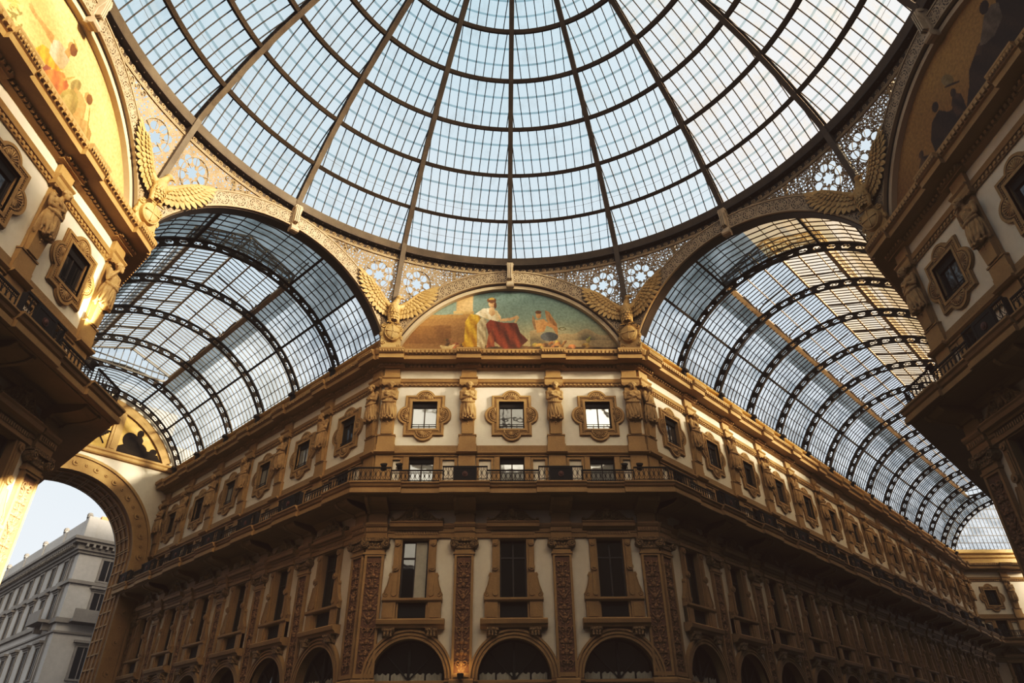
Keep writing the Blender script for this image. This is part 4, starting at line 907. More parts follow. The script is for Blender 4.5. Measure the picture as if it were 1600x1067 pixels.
for i, nm, bk, sh, lb in ((0, 'mural_c', back_c, SH_C, 'painted lunette of a seated robed woman in yellow and red under a teal sky'), (2, 'mural_l', back_l, SH_L, 'golden painted lunette with a figure raising one arm, above the sunlit near wall'), (-2, 'mural_r', back_r, SH_R, 'dim brown painted lunette with dark figures, above the shaded near wall')):
    loc, a = face_at(i); spawn([('painting', painting(nm, bk, sh)), ('frame', P_LF[0]), ('outer_fillet', P_LF[1])], 'painted_lunette', loc, a, lb, 'mural')
    # wall between the arch and the corner piers
    w = MB(); o = [(HW, 23.2), (HW, 25.2), (7.2, 25.9)]+[(7.55*cos(t), ZC+7.55*sin(t)) for t in [math.asin(4.7/7.55)-k*.05 for k in range(8)] if ZC+7.55*sin(t) > 23.2]+[(7.2, 23.2)]
    w.plate(o, [], .0, .5); w.plate([(-x, z) for x, z in reversed(o)], [], 0, .5); struct('wall_pier_%d' % (i+3), w.mesh('pier', M['girder_dark']), loc, a)
# ------------------------------------------------------------------ eagles on their shields
def feather(mb, p0, p1, w, th, nrm, m=0):
    p0, p1, nrm = Vector(p0), Vector(p1), Vector(nrm).normalized(); d = p1-p0; sd = d.cross(nrm).normalized(); b = len(mb.v); st = [(0, .45), (.3, .9), (.65, 1.), (.88, .75), (1., .18)]
    for t, k in st:
        c = p0+d*t; hw = w*.5*k
        mb.v += [tuple(c-sd*hw), tuple(c+nrm*th*(1-.5*t)), tuple(c+sd*hw), tuple(c-nrm*th*.4)]
    for i in range(len(st)-1):
        for k in range(4): mb.f.append((b+4*i+k, b+4*i+(k+1) % 4, b+4*i+4+(k+1) % 4, b+4*i+4+k)); mb.m.append(m)
    mb.f.append((b+3, b+2, b+1, b)); mb.f.append(tuple(b+4*(len(st)-1)+k for k in range(4))); mb.m += [m, m]
def eagle():
    q = MB(); y = -.55
    q.capsule((0, y, 25.55), .26, (0, y-.08, 26.35), .36, 12); q.ball((0, y-.12, 26.25), .38, (1, .9, 1.1)); q.capsule((0, y-.1, 26.55), .22, (.16, y-.2, 26.98), .15, 10)
    q.ball((.2, y-.24, 27.06), .18, (1.1, 1, .95)); q.capsule((.3, y-.28, 27.06), .09, (.5, y-.34, 27.0), .05, 8); q.capsule((.48, y-.33, 27.02), .05, (.53, y-.35, 26.88), .025, 7)
    for sg in (-1, 1): q.capsule((sg*.2, y-.12, 25.85), .21, (sg*.24, y-.18, 25.3), .12, 9); q.capsule((sg*.36, y-.05, 26.45), .2, (sg*.75, -.414*.75-.32, 26.75), .12, 9)
    q.capsule((0, y+.1, 25.5), .2, (0, y+.12, 25.1), .26, 9)
    body = remesh(q, 'eagle_body', M['eagle'], .035, 2)
    bf = MB(); rnd = random.Random(2)
    for r in range(7):
        z = 26.5-.16*r
        for k in range(5+r % 2): a = pi*1.05+pi*.9*(k+.5)/(5+r % 2); R = .37-.02*abs(r-3); feather(bf, (R*cos(a), y-.08+R*.95*sin(a), z), (R*1.05*cos(a), y-.1+R*1.0*sin(a), z-.22), .17, .03, (cos(a), sin(a), .2))
    ft = []
    for sg in (-1, 1):
        f = MB(); ft.append(f)
        for k in range(4): f.capsule((sg*.24+(k-1.5)*.07, y-.2, 25.2), .045, (sg*.24+(k-1.5)*.12, y-.36, 25.06), .025, 6); 
    wings = []
    for sg in (-1, 1):
        w = MB()
        def P(x, z, dy=0): return (sg*x, -.414*x-.30+dy, z)
        arm = [(.3, 26.5), (.75, 26.85), (1.2, 27.35), (1.6, 27.75)]
        def along(t): i = min(2, int(t*3)); k = t*3-i; return arm[i][0]*(1-k)+arm[i+1][0]*k, arm[i][1]*(1-k)+arm[i+1][1]*k
        for row, (n, ln, wd, dy) in enumerate(((15, 1.12, .30, .0), (14, .74, .27, -.06), (13, .44, .22, -.12), (12, .24, .18, -.16))):
            for k in range(n):
                t = k/(n-1); x, z = along(t); a = radians(-98+ (122 if row == 0 else 105)*t**1.5); L = ln*(.72+.5*sin(pi*min(1, t*1.05))*.5+.2*t)
                feather(w, P(x, z, dy), P(x+L*cos(a), z+L*sin(a), dy-.03), wd, .035, (sg*-.38, -.92, .1))
        w.tube([P(x, z, -.12) for x, z in arm], [.14, .12, .1, .06], 8)
        wings.append(('wing', w.mesh('wing', M['eagle'])))
    s = MB(); s.lathe([(0, -.26), (.3, -.24), (.46, -.14), (.5, 0), (.5, .2)], 22, (0, -.62, 24.5), axis='y'); s.v = [(x, yy, 24.5+(z-24.5)*1.2) for x, yy, z in s.v]
    c = MB(); c.box(-.035, .035, -.9, -.72, 24.02, 24.98); c.box(-.4, .4, -.9, -.72, 24.47, 24.54)
    c.tube([(.44*cos(2*pi*i/24), -.74, 24.5+.53*sin(2*pi*i/24)) for i in range(24)], .045, 6, closed=True)
    b = MB(); b.plate([(-.5, 23.3), (.5, 23.3), (.62, 23.7), (.58, 24.3), (.66, 24.9), (.5, 25.2), (-.5, 25.2), (-.66, 24.9), (-.58, 24.3), (-.62, 23.7)], [], -.55, -.1)
    for sg in (-1, 1): b.tube([(x, -.58, z) for x, z in spiral(sg*.55, 24.95, .16, 1.4, sg, pi/2, 16)], .05, 6); b.tube([(x, -.58, z) for x, z in spiral(sg*.5, 23.75, .14, 1.4, -sg, 0, 16)], .05, 6); b.ball((sg*.6, -.5, 24.35), .12, (1, 1, 1.6), n=8)
    return [('body', body, [('breast_plumage', bf.mesh('breast', M['eagle']))]+[('foot', q_.mesh('foot', M['eagle'], True)) for q_ in ft]), wings[0], wings[1], ('crest_shield', s.mesh('crest_shield', M['eagle'], True), [('cross', c.mesh('shield_cross', M['eagle']))]), ('scrolled_base', b.mesh('scrolled_base', M['eagle']))]
M['eagle'] = stone('gilded_plaster', (.30, .195, .075), (.44, .31, .14), .6, 2., .2, 12)
P_E = eagle()
for k, ph in ((1, 'between short arcade and central lunette'), (-1, 'between central lunette and long arcade'), (3, 'at the corner of the sunlit near wall'), (-3, 'at the corner of the shaded near wall')):
    a = k*pi/8; R = 19.3; spawn(P_E, 'eagle_sculpture', (-R*sin(a), R*cos(a), 0), a, 'gilded eagle with spread wings on a shield, '+ph, 'eagle', 'eagles at the corners of the octagon')
# ------------------------------------------------------------------ the dome
RING = [(18.03, 30.62), (16.57, 32.86), (14.80, 35.25), (12.80, 37.36), (10.60, 39.30), (8.37, 41.10), (6.2, 42.6), (4.1, 43.7), (2.4, 44.3)]
def prof(k, t):
    (r0, z0), (r1, z1) = RING[k], RING[k+1]
    pa, pb = RING[max(0, k-1)], RING[min(len(RING)-1, k+2)]
    b_ = sin(pi*t)*.06                                          # slight bulge between rings
    return r0+(r1-r0)*t+b_*.7, z0+(z1-z0)*t+b_*.7
def dome_rib(leg):
    """rib in the plane x = 0, the dome's axis at the origin, rib on +y; inner and outer flange, lacing between"""
    pts = []
    for k in range(len(RING)-1): pts += [prof(k, t/4) for t in range(4)]
    pts.append(RING[-1]); n = len(pts); inn, out = [], []
    for i, (r, z) in enumerate(pts):
        q0, q1 = pts[max(0, i-1)], pts[min(n-1, i+1)]; d = Vector((q1[0]-q0[0], q1[1]-q0[1])).normalized(); nr = Vector((d.y, -d.x))  # outward
        inn.append((0, r-nr.x*.42, z-nr.y*.42)); out.append((0, r+nr.x*.02, z+nr.y*.02))
    a = MB(); a.strip(inn, .30, .05, (0, -1, .6)); a.strip([(0, y+.06, z+.05) for x, y, z in inn], .05, .16, (0, -1, .6))
    b = MB(); b.strip(out, .26, .06, (0, -1, .6))
    l = MB()
    for i in range(n-1):
        for h in range(3):
            def L(P, t): return Vector(P[i]).lerp(Vector(P[i+1]), t)
            l.beam(L(inn, h/3), L(out, (h+.5)/3), .07, .035, (1, 0, 0)); l.beam(L(out, (h+.5)/3), L(inn, (h+1)/3), .07, .035, (1, 0, 0))
    l.strip([((Vector(p)+Vector(q))/2) for p, q in zip(inn, out)], .02, .14, (0, -1, .6))
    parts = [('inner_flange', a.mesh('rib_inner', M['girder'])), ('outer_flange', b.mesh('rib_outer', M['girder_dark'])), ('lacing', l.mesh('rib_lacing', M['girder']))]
    if leg:
        g = MB()
        for x in (-.13, .13): g.strip([(x, 17.66, 30.62), (x, 18.1, 29.3), (x, 18.55, 27.9), (x, 18.95, 26.6), (x, 19.2, 25.3)], .05, .3, (0, -1, .3))
        g.strip([(0, 17.5, 30.62), (0, 17.96, 29.3), (0, 18.42, 27.9), (0, 18.82, 26.6), (0, 19.1, 25.3)], .30, .05, (0, -1, .3))
        parts.append(('corner_leg', g.mesh('corner_leg', M['girder'])))
    return parts
P_RIB = {0: dome_rib(False), 1: dome_rib(True)}
def rel(i): return 'over the middle of the central wall' if i == 0 else '%s from the central one, short arcade side' % ORD[abs(i)-1] if i > 0 else '%s from the central one, long arcade side' % ORD[abs(i)-1]
for i in range(-8, 8):
    ph = rel(i) if abs(i) < 8 else 'above the camera'
    spawn(P_RIB[i % 2], 'dome_rib', (0, 0, 0), i*pi/8, 'brown iron main rib of the dome, '+ph, 'rib', 'main ribs of the dome')
def ring_strip(mb, r, z, w, h, n=96, tilt=0.): mb.strip([(r*sin(2*pi*i/n), r*cos(2*pi*i/n), z) for i in range(n)], w, h, [(sin(2*pi*i/n)*tilt, cos(2*pi*i/n)*tilt, 1) for i in range(n)], closed=True)
g = MB(); ring_strip(g, 17.72, 30.42, .10, .44, 128, -.5); g2 = MB(); ring_strip(g2, 17.95, 30.16, .5, .08, 128); ring_strip(g2, 18.1, 30.3, .06, .4, 128); lp = g2
for i in range(16*12): t = 2*pi*i/192; lp.ball((17.8*sin(t), 17.8*cos(t), 30.02), .05, n=5)
spawn([('girder', g.mesh('ring_girder', M['girder'])), ('gutter', g2.mesh('ring_gutter', M['girder_dark']))], 'dome_ring_girder', (0, 0, 0), 0, 'broad brown iron ring at the foot of the glass dome', 'ring')
for k in range(1, len(RING)):
    r, z = RING[k]; q = MB(); ring_strip(q, r-.26, z-.22, .22, .05, 128, .6); ring_strip(q, r-.1, z-.06, .04, .3, 128, .8); u = MB(); ring_strip(u, r, z, .2, .05, 128, .6)
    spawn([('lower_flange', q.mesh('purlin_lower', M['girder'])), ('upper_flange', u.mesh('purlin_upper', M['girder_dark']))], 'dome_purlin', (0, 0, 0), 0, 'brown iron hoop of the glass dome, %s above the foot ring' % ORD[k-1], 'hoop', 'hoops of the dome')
def dome_cell(k):
    """one glazed field between two ribs and two hoops, its middle on +y"""
    H = pi/16; (r0, z0), (r1, z1) = RING[k], RING[k+1]; g = MB(); nx, nt = 8, 3
    for j in range(nt+1):
        r, z = prof(k, j/nt)
        for i in range(nx+1): a = -H+2*H*i/nx; g.v.append((r*sin(a), r*cos(a), z))
    for j in range(nt):
        for i in range(nx): b = j*(nx+1)+i; g.f.append((b, b+1, b+nx+2, b+nx+1)); g.m.append(0)
    def S(x, t): r, z = prof(k, t); r -= .03; return (x, sqrt(max(r*r-x*x, .01)), z-.02)
    bar = MB(); sp = .555; m = int(r0*sin(H)/sp)+1
    for i in range(-m, m+1):
        x = i*sp+(0 if k % 2 else sp/2)
        w0, w1 = r0*sin(H)-.06, r1*sin(H)-.06
        if abs(x) >= w0: continue
        te = 1. if abs(x) <= w1 else (w0-abs(x))/(w0-w1)
        for j in range(3):
            ta, tb = te*j/3, te*(j+1)/3; bar.beam(S(x, ta), S(x, tb), .05, .06, (0, -1, 1))
    lm_ = []
    for t in (.34, .67):
        lap = MB(); lm_.append(lap)
        for i in range(nx):
            q = []
            for a, dt in ((-H+2*H*i/nx, -.022), (-H+2*H*(i+1)/nx, -.022), (-H+2*H*(i+1)/nx, .022), (-H+2*H*i/nx, .022)): r, z = prof(k, t+dt); r -= .035; q.append((r*sin(a), r*cos(a), z-.02))
            lap.face(q)
    mk = lambda gm: [('glass', gm), ('glazing_grid', bm_), ('glass_lap', lm_[0]), ('glass_lap', lm_[1])]
    bm_ = bar.mesh('dome_bars', M['bar']); lm_ = [q_.mesh('dome_lap', M['strip'], fix=False) for q_ in lm_]; ga = g.mesh('dome_glass', M['dome_glass'], fix=False); gb = ga.copy(); gb.materials.clear(); gb.materials.append(M['dome_glass_warm']); return mk(ga), mk(gb)
for k in range(7):
    ca, cb = dome_cell(k)
    for j in range(-5, 5):
        n = abs(j+.5)+.5; side = 'short' if j >= 0 else 'long'
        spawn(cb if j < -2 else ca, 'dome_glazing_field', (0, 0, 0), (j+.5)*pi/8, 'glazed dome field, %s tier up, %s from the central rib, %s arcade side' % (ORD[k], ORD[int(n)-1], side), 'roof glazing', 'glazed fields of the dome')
lan = MB(); ring_strip(lan, 2.4, 44.5, .3, .5, 48); lg_ = MB(); lg_.lathe([(2.4, 44.7), (2.3, 46.), (1.6, 46.8), (.1, 47.3)], 24)
struct('dome_lantern_ring', lan.mesh('lantern_ring', M['girder']), label='lantern ring at the top of the glass dome'); struct('ceiling_lantern', lg_.mesh('lantern_cap', M['dome_glass']))  # ring and glass cap of the dome's lantern
for k_, (r_, z_) in enumerate(((17.0, 31.6), (15.9, 33.2))):
    q = MB(); q.tube([(r_*sin(2*pi*i/64), r_*cos(2*pi*i/64), z_-.12*abs(sin(8*pi*i/64*2))) for i in range(64)], .012, 4, closed=True)
    o = link('taut_wire', q.mesh('taut_wire', M['cable'])); tag(o, 'thin dark wire running round inside the dome, %s the lowest hoop' % ('below' if k_ == 0 else 'just above'), 'wire', 'wires inside the dome', 'thing')
# ------------------------------------------------------------------ glass vaults over the two arcades (frame: x across, y outwards from the octagon)
VZ, VR, VG = 21.5, 8.15, 8.53
PH_F, PH_R = math.asin(3.05/VG), math.acos(3.2/VG)            # springing and rail angles
def VP(sg, a, y, r=VG): return (sg*r*cos(a), y, VZ+r*sin(a))
def shell(L, sg, a0, a1, n=8):
    b = MB()
    for i in range(n+1):
        a = a0+(a1-a0)*i/n; b.v += [VP(sg, a, 0), VP(sg, a, L)]
    for i in range(n): b.f.append((2*i, 2*i+1, 2*i+3, 2*i+2)); b.m.append(0)
    return b
def arc_bars(mb, L, sg, a0, a1, nb, w=.042, h=.06, n=6):
    for k in range(nb+1):
        y = L*k/nb; P = [VP(sg, a0+(a1-a0)*i/n, y, VG-.05) for i in range(n+1)]; mb.strip(P, w, h, [(p[0], 0, p[2]-VZ) for p in P])
def laps(mb, L, sg, a0, a1, n, w=.045):
    for k in range(1, n): a = a0+(a1-a0)*k/n; mb.beam(VP(sg, a, 0, VG-.04), VP(sg, a, L, VG-.04), w, .03, (cos(a)*sg, 0, sin(a)))
PH_P = radians(47.5)
def glazing_side(L, sg, name, mats, closed=False):
    a1 = pi/2 if closed else PH_R
    sp = PH_R-radians(7.5)
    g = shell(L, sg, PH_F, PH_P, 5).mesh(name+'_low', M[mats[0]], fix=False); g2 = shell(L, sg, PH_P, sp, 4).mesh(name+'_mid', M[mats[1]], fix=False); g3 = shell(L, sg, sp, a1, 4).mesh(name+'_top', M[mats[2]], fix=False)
    b = MB(); nb = round(L/.5); arc_bars(b, L, sg, PH_F, a1, nb)
    l = MB(); laps(l, L, sg, PH_F, PH_P, 5); l2 = MB(); laps(l2, L, sg, PH_P, a1, 4 if not closed else 7, .04)
    rb = []
    p = MB(); p.beam(VP(sg, PH_P, 0, VG-.02), VP(sg, PH_P, L, VG-.02), .14, .2, (cos(PH_P)*sg, 0, sin(PH_P))); sb = MB(); sb.beam(VP(sg, PH_F, 0, VG-.02), VP(sg, PH_F, L, VG-.02), .16, .2, (0, 0, 1))
    if closed: p2 = MB(); p2.beam(VP(sg, PH_R, 0, VG-.02), VP(sg, PH_R, L, VG-.02), .14, .2, (cos(PH_R)*sg, 0, sin(PH_R))); rb = [('purlin', p2.mesh(name+'_rail', M['iron']))]
    return [('lower_glass', g), ('upper_glass', g2), ('top_glass', g3), ('glazing_grid', b.mesh(name+'_bars', M['bar'])), ('glass_lap', l.mesh(name+'_lap', M['bar'])), ('glass_lap', l2.mesh(name+'_lap', M['bar'])), ('purlin', p.mesh(name+'_purlin', M['iron'])), ('springing_beam', sb.mesh(name+'_springing', M['iron']))]+rb
EV = (3.35, 30.22); RG = 31.5
def skylight(L, mat_l, mat_r):
    out = []
    for sg, mt in ((-1, mat_l), (1, mat_r)):
        g = MB(); g.face([(sg*EV[0], 0, EV[1]), (sg*EV[0], L, EV[1]), (0, L, RG), (0, 0, RG)]); out.append(('sloping_glass', g.mesh('skylight_glass', M[mt], fix=False)))
    b = MB(); nb = round(L/.40)
    for k in range(nb):
        y = L*k/nb
        for sg in (-1, 1): b.beam((sg*EV[0], y, EV[1]-.04), (0, y, RG-.04), .036, .06)
    f = MB()
    for sg in (-1, 1):
        f.beam((sg*1.15, 0, 30.95), (sg*1.15, L, 30.95), .09, .07); f.beam((sg*2.3, 0, 30.52), (sg*2.3, L, 30.52), .05, .06); f.beam((sg*EV[0], 0, EV[1]-.06), (sg*EV[0], L, EV[1]-.06), .09, .12)
        f.beam((sg*3.16, 0, 29.42), (sg*3.16, L, 29.42), .30, .10, (sg*.5, 0, 1)); f.beam((sg*3.22, 0, 29.62), (sg*3.22, L, 29.62), .05, .2)
    f.beam((0, 0, RG-.1), (0, L, RG-.1), .12, .16)
    k = MB()
    for sg in (-1, 1):
        k.beam((sg*3.22, 0, 29.4), (sg*3.25, 0, EV[1]), .10, .10, (0, 1, 0))
        for dy in (-1, 1):
            k.strip([(sg*3.24, dy*.05, 29.5), (sg*3.24, dy*.14, 29.75), (sg*3.24, dy*.42, 29.98), (sg*3.24, dy*1.1, 30.12), (sg*3.24, dy*1.9, 30.15)], .09, .06, (sg, 0, 0))
            k.tube([(sg*3.24, dy*(.2+.09*cos(t)), 30.0+.09*sin(t)) for t in [2*pi*i/10 for i in range(10)]], .02, 4, closed=True)
        k.strip([(sg*3.2, 0, 29.5), (sg*3.0, 0, 29.95), (sg*2.5, 0, 30.25), (sg*1.4, 0, 30.62), (sg*.2, 0, 31.1)], .09, .07, (0, 1, 0))
        for t in (.35, .6): k.beam((sg*3.2*(1-t)+sg*1.6*t, 0, 29.9+t*.6), (sg*3.25*(1-t)+sg*2.0*t, 0, 30.15+t*.7), .05, .05, (0, 1, 0))
    return out+[('glazing_grid', b.mesh('skylight_bars', M['bar'])), ('eave_frame', f.mesh('eave_frame', M['rail'])), ('curved_bracket', k.mesh('skylight_bracket', M['girder_dark']))]
def vault_rib():
    a0 = math.asin(3.2/VR); a1 = pi-a0; n = 40; r0, r1 = 7.93, 8.36
    i_ = MB(); arc_strip(i_, r0, VZ, a0, a1, .06, .22, 0, n); o = MB(); arc_strip(o, r1, VZ, a0, a1, .06, .22, 0, n)
    w = MB(); m_ = 22
    for k in range(m_+1):
        a = a0+(a1-a0)*k/m_; c, s = cos(a), sin(a)
        da = .038
        w.plate([(r0*cos(a-da), VZ+r0*sin(a-da)), (r0*cos(a+da), VZ+r0*sin(a+da)), ((r0+r1)/2*cos(a+da*.45), VZ+(r0+r1)/2*sin(a+da*.45)), (r1*cos(a+da), VZ+r1*sin(a+da)), (r1*cos(a-da), VZ+r1*sin(a-da)), ((r0+r1)/2*cos(a-da*.45), VZ+(r0+r1)/2*sin(a-da*.45))], [], -.03, .03)
        w.ball(((r0+r1)/2*c, 0, VZ+(r0+r1)/2*s), .13, (1, .6, 1), n=6)
        for q_ in (-.075, .075): w.ball(((r0+r1)/2*cos(a+q_*.9), 0, VZ+(r0+r1)/2*sin(a+q_*.9)), .06, n=5)
    ft = []
    for sg in (-1, 1):
        f = MB(); x = sg*7.12; f.extrude_x([(-.14, 24.55), (.14, 24.55), (.12, 24.1), (.05, 23.7), (-.05, 23.7), (-.12, 24.1)], min(x, x+sg*.2), max(x, x+sg*.2)); f.ball((x, 0, 23.72), .13, n=8); f.box(min(x-sg*.15, x+sg*.3), max(x-sg*.15, x+sg*.3), -.2, .2, 24.45, 24.64); ft.append(('foot', f.mesh('rib_foot', M['iron'])))
    return [('inner_chord', i_.mesh('inner_chord', M['iron'])), ('outer_chord', o.mesh('outer_chord', M['iron'])), ('openwork', w.mesh('openwork', M['iron']))]+ft
P_VR = vault_rib(); L0 = .705+ABAY
def gable(flip=1):
    g = MB(); g.face([(-EV[0], 0, 29.6), (EV[0], 0, 29.6), (EV[0], 0, EV[1]), (0, 0, RG), (-EV[0], 0, EV[1])])
    b = MB()
    for k in range(-6, 7): x = k*.5; b.beam((x, -.02, 29.6), (x, -.02, RG-(RG-EV[1])*abs(x)/EV[0]), .05, .05, (0, 1, 0))
    b.beam((-EV[0], -.02, 29.62), (EV[0], -.02, 29.62), .16, .1, (0, 1, 0)); b.beam((-EV[0], -.02, 30.2), (EV[0], -.02, 30.2), .07, .08, (0, 1, 0))
    for sg in (-1, 1): b.beam((sg*EV[0], -.02, EV[1]), (0, -.02, RG), .12, .1, (0, 1, 0))
    return [('glass', g.mesh('gable_glass', M['sky_glass'], fix=False)), ('glazing_grid', b.mesh('gable_bars', M['bar']))]
P_G = gable()
for side, i, ph, nopen, end in (('right', -1, 'the long arcade', 12, END_R), ('left', 1, 'the short arcade', 4, END_L)):
    (ox, oy, _), a = face_at(i)
    def put(y): dx, dy = rotp(a, 0, y); return (ox+dx, oy+dy, 0)
    # near = side seen, far = side over the viewer's head
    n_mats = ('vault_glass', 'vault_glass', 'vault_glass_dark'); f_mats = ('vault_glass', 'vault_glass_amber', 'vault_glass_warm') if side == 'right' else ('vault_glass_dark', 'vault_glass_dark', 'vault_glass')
    near, far = (-1, 1) if side == 'right' else (1, -1)
    G = {(sg, c): None for sg in (-1, 1) for c in (0, 1)}
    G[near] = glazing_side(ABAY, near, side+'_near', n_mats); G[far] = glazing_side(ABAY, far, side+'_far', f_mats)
    last = end-(L0+ABAY*nopen)
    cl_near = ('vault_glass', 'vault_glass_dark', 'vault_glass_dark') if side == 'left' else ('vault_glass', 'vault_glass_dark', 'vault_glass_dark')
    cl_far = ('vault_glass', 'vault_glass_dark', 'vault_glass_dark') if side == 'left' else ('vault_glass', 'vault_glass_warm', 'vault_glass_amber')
    for L, y, w in ((L0-.06, .06, 'first bay'), (last, L0+ABAY*nopen, 'last bay')):
        if L < .5: continue
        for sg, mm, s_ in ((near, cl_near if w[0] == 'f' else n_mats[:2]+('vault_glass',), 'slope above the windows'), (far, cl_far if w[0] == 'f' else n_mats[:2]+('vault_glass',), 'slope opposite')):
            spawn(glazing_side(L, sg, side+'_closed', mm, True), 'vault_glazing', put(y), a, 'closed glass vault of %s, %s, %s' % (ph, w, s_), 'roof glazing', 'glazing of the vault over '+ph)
    P_S = skylight(ABAY, 'sky_glass', 'sky_glass_warm' if side == 'right' else 'sky_glass')
    for k in range(nopen):
        y = L0+ABAY*k
        spawn(G[near], 'vault_glazing', put(y), a, 'glass slope above the windows of %s, %s open bay' % (ph, ORD[k]), 'roof glazing', 'glazing of the vault over '+ph)
        spawn(G[far], 'vault_glazing', put(y), a, 'glass slope on the opposite side of %s, %s open bay' % (ph, ORD[k]), 'roof glazing', 'glazing of the vault over '+ph)
        spawn(P_S, 'ridge_skylight', put(y), a, 'raised ridge skylight of %s, %s open bay' % (ph, ORD[k]), 'skylight', 'ridge skylights over '+ph)
    for k in range(nopen+1): spawn(P_VR, 'vault_rib', put(L0+ABAY*k), a, 'black openwork iron arch rib of %s, %s from the octagon' % (ph, ORD[k]), 'rib', 'iron ribs over '+ph)
    spawn(P_VR, 'vault_rib', put(end-.6), a, 'black openwork iron arch rib against the end of '+ph, 'rib', 'iron ribs over '+ph)
    spawn(P_G, 'skylight_gable', put(L0+ABAY*nopen-.1), a, 'pale glazed gable closing the far end of the ridge skylight over '+ph, 'gable')
    spawn(P_G, 'skylight_gable', put(L0+.05), a, 'glazed gable closing the near end of the ridge skylight over '+ph, 'gable')
# hidden side walls of the two arcades
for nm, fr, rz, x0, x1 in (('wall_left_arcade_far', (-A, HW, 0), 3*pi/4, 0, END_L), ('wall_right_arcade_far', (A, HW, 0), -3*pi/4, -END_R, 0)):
    w = MB(); w.face([(x0, 0, 0), (x1, 0, 0), (x1, 0, 24.35), (x0, 0, 24.35)]); struct(nm, w.mesh(nm, M['dark_stone'], fix=False), fr, rz)
# ------------------------------------------------------------------ end wall of the left arcade with its great arch
(ox, oy, _), a = face_at(1); dx, dy = rotp(a, 0, END_L); EW = (ox+dx, oy+dy, 0)
RA, ZA = 5.85, 16.6
hole = [(RA, .0)]+arc(0, ZA, RA, 0, pi, 40)+[(-RA, .0)]
top = [(8.2*cos(t), VZ+8.2*sin(t)) for t in [math.asin(3.1/8.2)+(pi-2*math.asin(3.1/8.2))*k/30 for k in range(31)]]
w = MB(); w.plate([(7.5, 0), (7.5, 24.6)]+top+[(-7.5, 24.6), (-7.5, 0)]+[(x*1.012, z) for x, z in hole[::-1]], [], .02, .3); struct('wall_end_left_arcade', w.mesh('end_wall', M['plaster']), EW, a)
b = MB(); R2 = 7.12
b.plate(arc(0, ZA, R2, 0, pi, 40)+arc(0, ZA, RA, pi, 0, 40), [], -.18, 0); b.plate(arc(0, ZA, R2+.08, 0, pi, 40)+arc(0, ZA, R2-.12, pi, 0, 40), [], -.3, -.18); b.plate(arc(0, ZA, RA+.16, 0, pi, 40)+arc(0, ZA, RA, pi, 0, 40), [], -.26, -.18)
for sg in (-1, 1):
    x0, x1 = sorted((sg*RA, sg*R2)); b.box(x0, x1, -.18, 0, 0, ZA)
    b.box(min(sg*RA, sg*(RA+.16)), max(sg*RA, sg*(RA+.16)), -.26, -.18, 0, ZA); b.box(min(sg*(R2-.12), sg*(R2+.08)), max(sg*(R2-.12), sg*(R2+.08)), -.3, -.18, 0, ZA)
ro = b
for k in range(25):
    t = pi*(k+.5)/25; x, z = 6.5*cos(t), ZA+6.5*sin(t); big = k % 2 == 0; disc(ro, x, z, .26 if big else .14, -.24, -.18, n=12); ro.ball((x, -.25, z), .12 if big else .07, n=6)
for k in range(14):
    for sg in (-1, 1): disc(ro, sg*6.5, ZA-.6-1.05*k, .26 if k % 2 else .14, -.24, -.18, n=12); ro.ball((sg*6.5, -.25, ZA-.6-1.05*k), .12 if k % 2 else .07, n=6)
so = MB(); pts = hole
for p, q in zip(pts, pts[1:]): so.face([(p[0], -.15, p[1]), (q[0], -.15, q[1]), (q[0], 3.2, q[1]), (p[0], 3.2, p[1])])
cf = MB()
for k in range(19):
    t = pi*(k+.5)/19
    for t2 in (t-.068, t+.068): cf.beam((5.8*cos(t2), .3, ZA+5.8*sin(t2)), (5.8*cos(t2), 2.9, ZA+5.8*sin(t2)), .07, .1, (cos(t2), 0, sin(t2)))
for y in (.35, 1.15, 2.05, 2.85): cf.strip([(5.79*cos(pi*i/40), y, ZA+5.79*sin(pi*i/40)) for i in range(41)], .08, .1, [(cos(pi*i/40), 0, sin(pi*i/40)) for i in range(41)])
for sg in (-1, 1):
    for k in range(16):
        z = 1.+k; cf.beam((sg*5.8, .3, z), (sg*5.8, 2.9, z), .07, .1)
    for y in (.35, 1.15, 2.05, 2.85): cf.beam((sg*5.8, y, 0), (sg*5.8, y, ZA), .08, .1, (sg, 0, 0))
spawn([('archivolt', b.mesh('great_archivolt', M['ochre'])), ('deep_soffit', so.mesh('great_soffit', M['relief'], fix=False), [('coffer_grid', cf.mesh('coffers', M['ochre']))])], 'great_arch', EW, a, 'great ochre archway open to the street at the end of the short arcade', 'arch')
ob_ = MB(); ob_.plate([(7.5, 0), (44, 0), (44, 28), (7.5, 28)], [], 3.2, 3.4); ob_.plate([(7.5, 0), (7.5, 31)]+[(-7.5, 31), (-7.5, 0)]+hole[::-1], [], 3.2, 3.4); struct('wall_street_front', ob_.mesh('street_front', M['grey']), EW, a)  # wide side wing added to shade the street building
# gold mosaic lunette over it
s = MB(); s.extrude_x([(0, 24.15), (-.2, 24.2), (-.26, 24.3), (-.26, 24.5), (-.34, 24.6), (-.34, 24.75), (0, 24.8)], -7.3, 7.3)
a0 = math.asin(3.3/7.3); s.plate([(7.75*cos(t), VZ+7.75*sin(t)) for t in [a0+(pi-2*a0)*k/40 for k in range(41)]]+[(7.05*cos(t), VZ+7.05*sin(t)) for t in [pi-a0-(pi-2*a0)*k/40 for k in range(41)]], [], -.25, 0)
for sg in (-1, 1): x0, x1 = sorted((sg*1.7, sg*2.45)); s.box(x0, x1, -.22, 0, 24.7, 28.4); s.box(x0+.2, x1-.2, -.27, -.22, 24.9, 28.2)
def curved_panel(x0, x1, y=-.06): 
    n = 14; return [(x0, 24.8), (x1, 24.8)]+[(x1+(x0-x1)*k/n, VZ+sqrt(7.1**2-(x1+(x0-x1)*k/n)**2)) for k in range(n+1)]
pn = []
